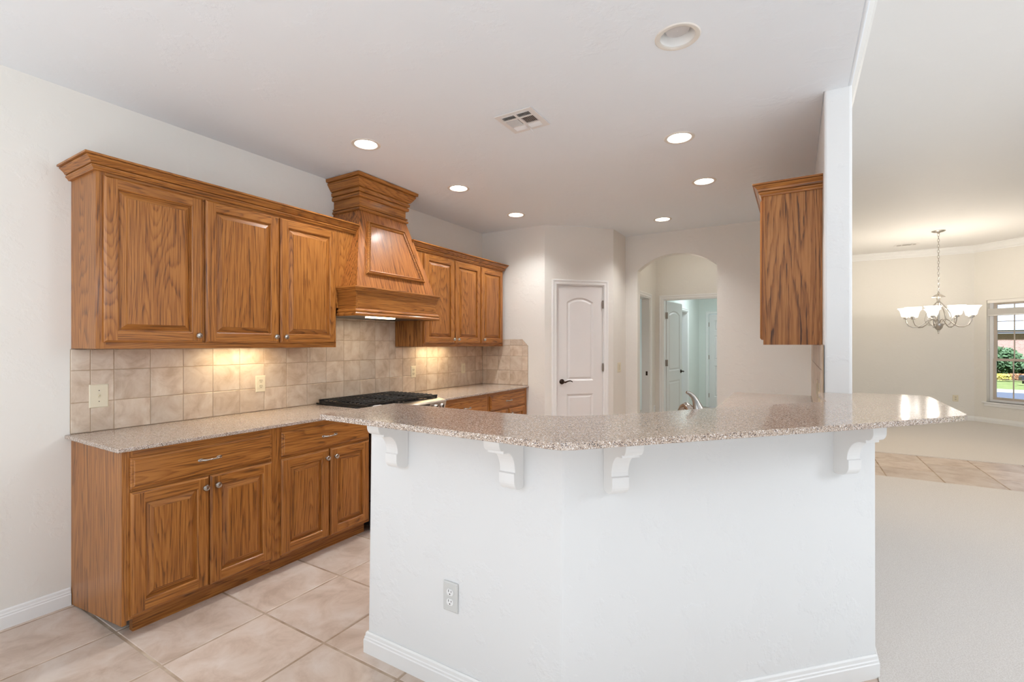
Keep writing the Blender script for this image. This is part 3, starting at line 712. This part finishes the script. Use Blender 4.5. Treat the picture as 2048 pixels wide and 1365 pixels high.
# ------------------------------------------------------------------ cabinet under the lower counter, sink faucet
t = thing('base_cabinet', 'oak base cabinets behind the half wall carrying the lower counter', 'cabinet', (-.5, 3.5, 0))
bp_ = [(-1.62, 1.580), (-.805, 1.580), (WX0-.02, 2.535), (WX0-.02, 5.18), (-.50, 5.18), (-.50, 2.81), (-.99, 2.24), (-1.62, 2.24)]
MB().prism(bp_, .09, .885).build('carcass', OZ, t)
MB().prism([(-1.60, 1.60), (-.825, 1.60), (WX0-.04, 2.56), (WX0-.04, 5.16), (-.44, 5.16), (-.44, 2.83), (-.96, 2.18), (-1.60, 2.18)], 0, .09).build('toe_kick', OZ, t)
fp = Vector((-.371, 2.129, .905))
fc = thing('faucet', 'brushed nickel kitchen faucet rising behind the bar top', 'faucet', fp)
FT = lambda a, b, c: fp+Vector((a, b, c))
rtv = Vector((.8567, .5158, 0)); sv = Vector((-R2, R2, 0))
MB().lathe([(.030, 0), (.030, .006), (.024, .012), (.022, .06), (.021, .165)], 24, T=FT).build('body', NICKEL, fc, smooth=True)
hd = [FT(*(rtv*o+Vector((0, 0, z)))) for o, z in ((.022, .158), (.021, .168), (.018, .19), (.011, .215), (.003, .238), (-.008, .257), (-.022, .270), (-.036, .276))]
MB().tube(hd, [.034, .033, .0275, .019, .0135, .0105, .0085, .006], 20).build('lever_handle', NICKEL, fc, smooth=True)
sp = [FT(*(sv*o+Vector((0, 0, z)))) for o, z in ((.0, .140), (.018, .178), (.040, .203), (.062, .210), (.085, .200), (.115, .160), (.135, .110))]
MB().tube(sp, [.018, .018, .017, .016, .016, .016, .017], 14).build('spout', NICKEL, fc, smooth=True)

# ------------------------------------------------------------------ pantry door
CASP = [(0, -.001), (0, .010), (.006, .014), (.030, .013), (.036, .018), (.050, .019), (.056, .015), (.058, -.001)]
def casing(name, T, u0, u1, v1, parent, v0=0): return MB().sweep([(u0, v0), (u0, v1), (u1, v1), (u1, v0)], CASP, -1, T=T).build(name, TRIM, parent)
def moulded_panel(mb, T, poly, w=0):
    """raised panel stamped on a door face: a sunken ring and a raised field"""
    pr = [(0, w-.001), (0, w+.001), (-.006, w+.0015), (-.012, w-.0035), (-.020, w-.0035), (-.030, w+.001), (-.030, w-.001)]
    return pr
def panel_door(T, w, h, parent, arch=True, mat=DOORW, layout=2, name='door_leaf', t=.035):
    """slab in (u 0..w, v 0..h), face at w=0, back at -t"""
    d = MB(); m = .115
    if layout == 2:
        a = .055 if arch else 0; b = h-.135; up = []
        for i in range(13):
            s = -1+2*i/12; up.append((w/2-s*(w/2-m), b-a+a*(1-s*s)))
        polys = [[(m, .955), (w-m, .955)]+up, [(m, .22), (w-m, .22), (w-m, .80), (m, .80)]]
    else:
        m = .10; c = .05; ws = (w-2*m-2*c)/2
        polys = []
        for k in (0, 1):
            x = m+k*(ws+2*c)
            for v0, v1 in ((.22, .90), (1.03, 1.56), (1.67, h-.13)): polys.append([(x, v0), (x+ws, v0), (x+ws, v1), (x, v1)])
    d.face_holes([(0, 0), (w, 0), (w, h), (0, h)], polys, -t, 0, T)
    leaf = d.build(name, mat, parent)
    for p in polys:
        q = MB(); P = [Vector(x) for x in p]
        def off(o):
            n = len(P); out = []
            for i in range(n):
                d1 = (P[i]-P[i-1]).normalized(); d2 = (P[(i+1) % n]-P[i]).normalized()
                n1 = Vector((-d1.y, d1.x)); n2 = Vector((-d2.y, d2.x)); mv = (n1+n2).normalized(); mv = mv/max(.3, mv.dot(n1)); out.append(P[i]+mv*o)
            return out
        steps = [(0, 0), (.008, -.006), (.016, -.0105), (.022, -.0105), (.040, -.003), (.042, -.003)]
        for sgn, base in ((1, 0), (-1, -t)):
            rows = [[T(x.x, x.y, base+sgn*hh) for x in off(o)] for o, hh in steps]; n = len(P)
            for r0, r1 in zip(rows, rows[1:]):
                q.add(r0+r1, [(i, (i+1) % n, n+(i+1) % n, n+i) for i in range(n)])
            q.add(rows[-1], [list(range(n))])
        q.build('moulded_panel', mat, leaf)
    return leaf
def lever(T, u, v, parent, dirn=1, mat=BRONZE):
    h = MB().lathe([(.030, 0), (.030, .006), (.024, .010), (.011, .014), (.011, .045)], 22, T=lambda a, b, c: T(u+a, v+b, c))
    h.tube([T(u, v, .045), T(u+dirn*.025, v-.004, .050), T(u+dirn*.055, v+.008, .050), T(u+dirn*.085, v+.012, .048), T(u+dirn*.108, v+.004, .046), T(u+dirn*.114, v-.004, .045)], [.011, .010, .008, .007, .006, .004], 10)
    return h.build('lever_handle', mat, parent, smooth=True)
def hinge(T, u, v, parent, mat=HINGE):
    return MB().box(u-.010, u+.010, v-.045, v+.045, -.001, .002, T=T).lathe([(.007, -.047), (.007, .047)], 10, T=lambda a, b, c: T(u+a, v+c, b+.006)).build('hinge', mat, parent)
dp = struct_empty('door_1', PT(d0, 0, 0), 'white two-panel arch-top pantry door on the angled wall')
DT = frame(PT(d0+.004, .012, -.030), (R2, R2, 0), UP, (R2, -R2, 0))
MB().sweep([(d0-.0005, 0), (d0-.0005, 2.0755), (d1+.0005, 2.0755), (d1+.0005, 0)], [(0, -.115), (0, .002), (.014, .002), (.014, -.115)], 1, T=PT).build('jamb', TRIM, dp)
lf = panel_door(frame(PT(d0+.016, .010, -.008), (R2, R2, 0), UP, (R2, -R2, 0)), d1-d0-.032, 2.050, dp)
casing('casing', PT, d0+.004, d1-.004, 2.072, dp)
DD = frame(PT(d0+.016, 0, -.008), (R2, R2, 0), UP, (R2, -R2, 0))
lever(DD, .056, .955, lf, 1)
for z in (.26, 1.115, 1.85): hinge(frame(PT(d1-.014, 0, 0), (R2, R2, 0), UP, (R2, -R2, 0)), 0, z, lf)

# hall doorways
jm = struct_empty('trim_3', (-1.83, 6.1, 0), 'white door casing on the hall wall inside the arch')
HTI = frame((-1.83, 0, 0), (0, 1, 0), UP, (1, 0, 0))
casing('casing', HTI, 6.10, 6.93, 2.06, jm)
MB().sweep([(6.0995, 0), (6.0995, 2.0605), (6.9305, 2.0605), (6.9305, 0)], [(0, -.115), (0, .001), (.014, .001), (.014, -.115)], 1, T=HTI).build('jamb', TRIM, jm)
MB().box(-1.885, -1.858, 6.914, 6.9165, .93, .99).build('strike_plate', BRONZE, jm)
jd = struct_empty('door_2', (-1.72, 7.27, 0), 'open white door at the end of the hall, bronze hinges, swung into the lit room')
HB = frame((0, 7.27, 0), (1, 0, 0), UP, (0, -1, 0))
casing('casing', HB, -1.72, -.92, 2.06, jd)
MB().sweep([(-1.7205, 0), (-1.7205, 2.0605), (-.9195, 2.0605), (-.9195, 0)], [(0, -.115), (0, .001), (.014, .001), (.014, -.115)], 1, T=HB).build('jamb', TRIM, jd)
an = math.radians(6); du = Vector((math.sin(an), math.cos(an), 0)); dw = Vector((math.cos(an), -math.sin(an), 0))
OD = frame((-1.698, 7.40, .012), du, UP, dw)
lf2 = panel_door(OD, .745, 2.035, jd)
lever(OD, .68, .93, lf2, -1)
for z in (.26, 1.10, 1.82): MB().box(-1.706, -1.672, 7.350, 7.378, z-.048, z+.048).build('hinge', BRONZE if z < 0 else HINGE, lf2)
ud = struct_empty('trim_4', (-1.86, 9.05, 0), 'white casing of a side doorway in the lit utility room')
UT = frame((-1.86, 0, 0), (0, 1, 0), UP, (1, 0, 0))
casing('casing', UT, 9.05, 9.87, 2.03, ud)
MB().sweep([(9.0495, 0), (9.0495, 2.0305), (9.8705, 2.0305), (9.8705, 0)], [(0, -.1), (0, .001), (.014, .001), (.014, -.1)], 1, T=UT).build('jamb', TRIM, ud)
st(MB().box(-2.9, -2.8, 8.9, 10.1, 0, CH).build('wall_utility_closet', UTW))
uf = struct_empty('door_3', (-1.66, 11.16, 0), 'closed six-panel white door at the far end of the utility room')
UB = frame((0, 11.16, 0), (1, 0, 0), UP, (0, -1, 0))
casing('casing', UB, -1.66, -.84, 2.05, uf)
lf3 = panel_door(frame((-1.648, 11.178, .012), (1, 0, 0), UP, (0, -1, 0)), .796, 2.025, uf, layout=6)
for z in (.26, 1.10, 1.82): hinge(frame((-1.656, 11.165, 0), (1, 0, 0), UP, (0, -1, 0)), 0, z, lf3)
light('utility_lamp', 'AREA', (-1.0, 9.3, 2.68), 21, (.82, .95, 1.0), size=1.0)
light('entry_fill_light', 'SPOT', (1.3, 6.9, 3.10), 85, (1, .80, .54), spot_size=math.radians(95), spot_blend=.6, shadow_soft_size=.06)  # added warm fill without a fixture, tints the hall tile strip
light('hall_lamp', 'POINT', (-1.15, 6.55, 2.45), 2.6, (1, .9, .76), shadow_soft_size=.12)

# ------------------------------------------------------------------ recessed lights
def can(x, y, on, label):
    t = thing('recessed_light', label, 'ceiling light', (x, y, CH), 'recessed kitchen ceiling lights' if on else None)
    T = lambda a, b, c: Vector((x+a, y+b, CH+c))
    MB().lathe([(.074, .003), (.074, -.002), (.080, -.005), (.093, -.004), (.097, 0), (.097, .001)], 36, T=T, closed=False).build('trim_ring', BEIGERING, t, smooth=True)
    MB().lathe([(.0745, -.001), (.073, .02), (.070, .05), (.069, .07)], 36, T=T, closed=False).build('baffle', BAFFLE, t, smooth=True)
    MB().lathe([(.069, .069), (.053, .066), (.053, .036), (.050, .030), (.035, .027), (.001, .026)], 32, T=T, closed=False).build('lens', LAMP if on else OFFLENS, t, smooth=True)
    return t
LL = ['lit recessed light nearest the left wall above the hood, first of the left row', 'lit recessed light in the middle of the left row, beyond the hood cap', 'lit recessed light at the far end of the left row, near the back corner',
      'lit recessed light at the near end of the right row', 'lit recessed light second in the right row, above the right wall cabinet', 'lit recessed light nearest the arch, farthest back']
c0 = can(*LIGHTS[0], True, LL[0])
for (x, y), l in zip(LIGHTS[1:], LL[1:]): dup(c0, (x, y, CH), l)
can(*OFF, False, 'large unlit recessed light nearest the camera')
for i, (x, y) in enumerate(LIGHTS):
    light('can_lamp', 'SPOT', (x, y, CH+.016), 46, (.98, .99, 1), spot_size=math.radians(125), spot_blend=.8, shadow_soft_size=.05)

# ------------------------------------------------------------------ vents
def vent(x0, x1, y0, y1, z, label, simple=False):
    t = thing('ceiling_vent', label, 'vent', ((x0+x1)/2, (y0+y1)/2, z), None)
    w, l = x1-x0, y1-y0; f = MB(); d = .034
    T = lambda a, b, c: Vector((x0+a, y0+b, z-c))
    cells = []
    if not simple:
        rows = [(d, d+.042), (d+.055, l-d-.055), (l-d-.042, l-d)]
        for a, b in rows:
            cells += [((d, w/2-.010), (a, b)), ((w/2+.010, w-d), (a, b))]
    else:
        cells = [((d, w*.28), (d, l-d)), ((w*.33, w*.72), (d, l-d)), ((w*.77, w-d), (d, l-d))]
    f.face_holes([(0, 0), (w, 0), (w, l), (0, l)], [[(a, c), (b, c), (b, e), (a, e)] for (a, b), (c, e) in cells], .002, .007, T)
    f.build('frame', VENT, t, bevel=.001)
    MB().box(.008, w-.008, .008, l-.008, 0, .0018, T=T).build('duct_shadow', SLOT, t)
    for i, ((a, b), (c, e)) in enumerate(cells):
        along_x = (not simple and i in (0, 1, 4, 5)); tilt = [-.009, -.009, -.005, .010, .009, .009][i] if not simple else .004
        s = MB()
        if along_x:
            n = 3
            for k in range(n):
                y = c+(e-c)*(k+.5)/n; s.add([T(a, y-.005, .0025), T(b, y-.005, .0025), T(b, y-.005+tilt, .012), T(a, y-.005+tilt, .012)], [(0, 1, 2, 3)])
                s.add([T(a, y-.004, .0025), T(b, y-.004, .0025), T(b, y-.004+tilt, .012), T(a, y-.004+tilt, .012)], [(3, 2, 1, 0)])
        else:
            n = 8
            for k in range(n):
                x = a+(b-a)*(k+.5)/n; s.add([T(x-.003, c, .0025), T(x-.003, e, .0025), T(x-.003+tilt, e, .009), T(x-.003+tilt, c, .009)], [(0, 1, 2, 3)])
                s.add([T(x-.002, c, .0025), T(x-.002, e, .0025), T(x-.002+tilt, e, .009), T(x-.002+tilt, c, .009)], [(3, 2, 1, 0)])
        s.build('louvre', VENT, t)
    if not simple: MB().tube([T(w/2, l-d*.6, .007), T(w/2+.003, l-d*.5, .020), T(w/2+.010, l-d*.2, .026)], .003, 8).build('damper_lever', VENT, t)
    return t
vent(-1.547, -1.297, 2.359, 2.610, CH, 'square white air vent in the middle of the kitchen ceiling')
vent(1.50, 1.83, 10.68, 10.86, LH, 'narrow air vent in the dining room ceiling beside the chandelier', True)

# ------------------------------------------------------------------ chandelier
cc = Vector((1.892, 9.716, 0))
ch = thing('chandelier', 'nickel chandelier with lit white glass shades hanging on a chain', 'chandelier', (cc.x, cc.y, LH))
CTm = lambda a, b, c: cc+Vector((a, b, c))
MB().lathe([(.001, LH), (.085, LH), (.085, LH-.008), (.060, LH-.022), (.020, LH-.030), (.010, LH-.045), (.001, LH-.045)], 28, T=CTm, closed=False).build('canopy', NICKEL, ch, smooth=True)
cm = MB(); z = LH-.04; i = 0
while z > 2.19:
    ax = (1, 0) if i % 2 == 0 else (0, 1)
    lk = [(ax[0]*.013*math.cos(a), ax[1]*.013*math.cos(a), z-.022+.026*math.sin(a)) for a in [2*PI*k/10 for k in range(11)]]
    cm.tube([CTm(*p) for p in lk], .0035, 5); z -= .043; i += 1
cm.build('chain', NICKEL, ch, smooth=True)
MB().lathe([(.001, 2.20), (.012, 2.195), (.014, 2.17), (.040, 2.155), (.080, 2.125), (.082, 2.118), (.030, 2.118), (.020, 2.06), (.028, 2.04), (.018, 2.02), (.014, 1.72), (.030, 1.71), (.058, 1.705), (.060, 1.69), (.048, 1.64), (.022, 1.605), (.012, 1.60), (.014, 1.58), (.006, 1.575), (.012, 1.56), (.002, 1.545)], 24, T=CTm, closed=False).build('column', NICKEL, ch, smooth=True)
for k in range(9):
    a = math.radians(10+40*k); ca, sa = math.cos(a), math.sin(a); P = lambda r, z: CTm(r*ca, r*sa, z)
    am = MB()
    am.tube([P(r, z) for r, z in ((.016, 2.05), (.055, 2.00), (.105, 1.93), (.150, 1.85), (.165, 1.77), (.140, 1.70), (.095, 1.675))], .0045, 6)
    am.tube([P(r, z) for r, z in ((.035, 1.72), (.055, 1.765), (.095, 1.775), (.140, 1.745), (.190, 1.690), (.245, 1.655), (.305, 1.650), (.358, 1.680), (.385, 1.735), (.390, 1.79))], .006, 7)
    arm = am.build('arm', NICKEL, ch, smooth=True)
    Q = lambda x, y, z: CTm(.39*ca+x, .39*sa+y, z)
    MB().lathe([(.010, 1.785), (.030, 1.79), (.032, 1.815), (.026, 1.825)], 16, T=Q).build('socket_cup', NICKEL, arm, smooth=True)
    MB().lathe([(.030, 1.822), (.052, 1.824), (.060, 1.845), (.066, 1.88), (.080, 1.925), (.108, 1.958), (.105, 1.960), (.077, 1.928), (.063, 1.88), (.057, 1.846), (.049, 1.828), (.030, 1.826)], 24, T=Q, closed=False).build('glass_shade', SHADE, arm, smooth=True)
for k in (0, 2, 4, 6, 8):
    a = math.radians(10+40*k); light('chandelier_lamp', 'POINT', (cc.x+.39*math.cos(a), cc.y+.39*math.sin(a), 1.975), 8.5, (1, .89, .74), shadow_soft_size=.04)

# ------------------------------------------------------------------ window and blind
wn = struct_empty('window_1', BT(ws0, wz0, 0), 'white double-hung window with muntins in the dining room bay')
f0, f1 = ws0+.004, ws1-.004
mb = MB(); mb.face_holes([(f0, wz0+.004), (f1, wz0+.004), (f1, wz1-.004), (f0, wz1-.004)], [[(f0+.045, wz0+.045), (f1-.045, wz0+.045), (f1-.045, wz1-.045), (f0+.045, wz1-.045)]], -.125, -.075, BT)
mb.build('window_frame', VINYLW, wn)
def sash(name, v0, v1, w0, rows, cols, mats):
    a, b = f0+.045, f1-.045; e = .042
    s = MB(); s.face_holes([(a, v0), (b, v0), (b, v1), (a, v1)], [[(a+e, v0+e), (b-e, v0+e), (b-e, v1-e), (a+e, v1-e)]], w0, w0+.022, BT)
    o = s.build(name, mats, wn)
    g = MB()
    for u in cols: g.box(u-.007, u+.007, v0+e, v1-e, w0+.006, w0+.016, T=BT)
    for r in rows: g.box(a+e, b-e, r-.006, r+.006, w0+.0065, w0+.0155, T=BT)
    g.build('muntins', MUNTIN if 0 else VINYL, o)
    MB().box(a+e, b-e, v0+e, v1-e, w0+.002, w0+.005, T=BT).build('pane', GLASS, o)
sash('upper_sash', 1.095, 2.115, -.118, [1.461, 1.783], [.512, .733], VINYL)
sash('lower_sash', .417, 1.135, -.096, [.775], [.512, .733], VINYL)
MB().box(ws0-.055, ws1+.055, wz0-.022, wz0, -.07, .035, T=BT).box(ws0-.03, ws1+.03, wz0-.075, wz0-.022, 0, .014, T=BT).build('window_sill', TRIM, wn, bevel=.004)
bl_ = thing('window_blind', 'white horizontal blind drawn up to the top of the dining window', 'blind', BT(.6, wz1, 0))
MB().box(ws0+.006, ws1-.006, wz1-.055, wz1-.002, -.055, -.010, T=BT).build('headrail', BLIND, bl_, bevel=.003)
sm = MB()
for k in range(16): sm.box(ws0+.010, ws1-.010, 1.905+k*.0065, 1.909+k*.0065, -.060, -.010, T=BT)
sm.build('slat_stack', BLIND, bl_)
MB().box(ws0+.010, ws1-.010, 1.882, 1.902, -.060, -.010, T=BT).build('bottom_rail', BLIND, bl_, bevel=.003)
MB().tube([BT(ws0+.03, 2.10, -.03), BT(ws0+.03, 1.9, -.03)], .002, 6).tube([BT(ws1-.03, 2.10, -.03), BT(ws1-.03, 1.9, -.03)], .002, 6).build('ladder_cords', BLIND, bl_)
MB().tube([BT(ws0+.025, 2.10, -.008), BT(ws0+.026, 1.30, -.006)], .0015, 6).lathe([(.004, -.02), (.007, -.01), (.006, .01), (.003, .02)], 10, T=lambda a, b, c: BT(ws0+.026+a, 1.285+c, -.006+b)).build('pull_cord', BLIND, bl_)

# ------------------------------------------------------------------ outdoors through the window
GR = bumped('lawn', srgb(98, 114, 62), .95, 3, .6, .05, 6, .35, .65, srgb(134, 138, 90), spec=.1)
vd = Vector((.4, 1.35, 0)).normalized(); vn = Vector((vd.y, -vd.x, 0))
def OT(s, d, z): return vd*d+vn*s+Vector((0, 0, z))      # d: distance out of the window, s: sideways
def ground(name, d0, d1, z0, z1, mat, label):
    return st(MB().add([OT(-40, d0, z0), OT(60, d0, z0), OT(60, d1, z1), OT(-40, d1, z1), OT(-40, d0, z0-.3), OT(60, d0, z0-.3), OT(60, d1, z1-.3), OT(-40, d1, z1-.3)], [(0, 1, 2, 3), (7, 6, 5, 4), (0, 4, 5, 1), (2, 6, 7, 3), (1, 5, 6, 2), (3, 7, 4, 0)]).build(name, mat), label)
ASPH = bumped('asphalt', srgb(86, 90, 102), .9, 40, .3, .01)
CONC = plain('concrete', srgb(156, 152, 146), .8)
ground('lawn_near', 12.6, 23.0, -.45, -.95, GR, 'sunny lawn outside the window')
ground('street', 23.0, 33.5, -.95, -.98, ASPH, 'grey street outside the window')
ground('kerb', 33.5, 35.5, -.93, -.95, CONC, 'pale kerb across the street')
ground('lawn_far', 35.5, 64, -.95, -1.6, GR, 'lawn across the street')
def brick():
    m, nt, b = newmat('brick'); L = nt.links; tc = nd(nt, 'ShaderNodeTexCoord'); mp = nd(nt, 'ShaderNodeMapping'); mp.inputs['Rotation'].default_value = (PI/2, 0, 0)
    br = nd(nt, 'ShaderNodeTexBrick', Scale=3.2); br.inputs['Color1'].default_value = srgb(132, 96, 86); br.inputs['Color2'].default_value = srgb(148, 114, 102); br.inputs['Mortar'].default_value = srgb(160, 150, 142)
    L.new(tc.outputs['Object'], mp.inputs[0]); L.new(mp.outputs[0], br.inputs['Vector']); L.new(br.outputs[0], b.inputs['Base Color']); setp(b, Roughness=.9); return m
ROOF = bumped('roof_shingles', srgb(124, 126, 134), .9, 8, .5, .05, 5, .3, .7, srgb(156, 158, 166))
hs = thing('house', 'brick house with grey shingle roof across the street', 'house', OT(0, 62, -1.6))
MB().add([OT(s, d, z) for z in (-1.6, 2.35) for s, d in ((-25, 62), (25, 62), (25, 74), (-25, 74))], [(0, 1, 2, 3), (7, 6, 5, 4), (0, 4, 5, 1), (1, 5, 6, 2), (2, 6, 7, 3), (3, 7, 4, 0)]).build('brick_wall', brick(), hs)
MB().add([OT(-26, 61.4, 2.48), OT(26, 61.4, 2.48), OT(26, 61.4, 2.65), OT(-26, 61.4, 2.65), OT(-26, 61.5, 2.48), OT(26, 61.5, 2.48), OT(26, 61.5, 2.65), OT(-26, 61.5, 2.65)], [(0, 1, 2, 3), (7, 6, 5, 4), (0, 4, 5, 1), (2, 6, 7, 3), (1, 5, 6, 2), (3, 7, 4, 0)]).build('fascia', plain('fascia', srgb(118, 104, 98), .7), hs)
MB().add([OT(-26, 61.3, 2.65), OT(26, 61.3, 2.65), OT(26, 75, 2.65), OT(-26, 75, 2.65), OT(-20, 68, 8.6), OT(20, 68, 8.6)], [(0, 1, 5, 4), (1, 2, 5), (2, 3, 4, 5), (3, 0, 4), (3, 2, 1, 0)]).build('roof', ROOF, hs)
def foliage(t, c, r, n, mat, flat=1.0, leaf=.16, name='foliage'):
    mb = MB()
    for i in range(n):
        v = Vector((random.gauss(0, 1), random.gauss(0, 1), random.gauss(0, 1))).normalized()*(random.random()**.35)
        p = c+Vector((v.x*r, v.y*r, v.z*r*flat)); a = Vector((random.gauss(0, 1), random.gauss(0, 1), random.gauss(0, 1))).normalized(); b2 = a.orthogonal().normalized()
        l = leaf*(.6+random.random()*.8)
        mb.add([p-a*l, p+b2*l*.5, p+a*l, p-b2*l*.5], [(0, 1, 2, 3)])
    return mb.build(name, mat, t)
LEAF = plain('leaf_green', srgb(70, 92, 58), .6); YEL = plain('yellow_petals', srgb(176, 160, 78), .6); ORA = plain('orange_petals', srgb(156, 112, 80), .6)
def outpt(px, d, z):     # stands on the ray of an image column, at its real distance
    u = (px-1024)/945; return Vector((-.5158+.8567*u, .8567+.5158*u, 0))*d+Vector((0, 0, z))
p = outpt(2006, 36, .1); t = thing('shrub', 'round green shrub in front of the brick house', 'shrub', (p.x, p.y, -1.5))
foliage(t, p, 1.08, 1500, LEAF, 1.0); MB().tube([(p.x, p.y, -1.6), (p.x, p.y, .3)], .09, 8).build('stem', plain('bark', srgb(96, 78, 60), .9), t)
p = outpt(2034, 37, -.35); t = thing('shrub', 'smaller darker shrub beside the round one across the street', 'shrub', (p.x, p.y, -1.5))
foliage(t, p, .62, 600, plain('leaf_dark', srgb(58, 72, 50), .6), 1.1); MB().tube([(p.x, p.y, -1.6), (p.x, p.y, -.3)], .06, 8).build('stem', plain('bark_dark', srgb(86, 70, 56), .9), t)
for k, (px, m, lab) in enumerate(((2004, YEL, 'yellow flower bed below the round shrub'), (2033, ORA, 'orange flower bed right of the yellow one'))):
    p = outpt(px, 33, -.95); t = thing('flower_bed', lab, 'flower bed', (p.x, p.y, -1.1), None)
    mb = MB()
    for i in range(500):
        q = p+Vector((random.uniform(-.36, .36), random.uniform(-.3, .3), random.uniform(-.12, .22))); a = Vector((random.gauss(0, 1), random.gauss(0, 1), random.gauss(0, 1))).normalized()*.09; b2 = a.orthogonal()
        mb.add([q-a, q+b2, q+a, q-b2], [(0, 1, 2, 3)])
    o = mb.build('blossoms', m, t)
p = outpt(2047, 28, -.72)
t = thing('mailbox', 'dark mailbox on a post at the kerb across the street', 'mailbox', (p.x, p.y, -.95))
MB().box(p.x-.05, p.x+.05, p.y-.05, p.y+.05, -.95, -.75).build('post', plain('post', srgb(70, 66, 62), .7), t)
MB().prism([(-.14, 0), (.14, 0), (.14, .16)]+[(.14*math.cos(a), .16+.14*math.sin(a)) for a in [PI*i/8 for i in range(1, 8)]]+[(-.14, .16)], -.25, .25, T=lambda a, b, c: Vector((p.x+a, p.y+c, -.75+b))).build('box', plain('mailbox_black', srgb(40, 42, 46), .4), t)
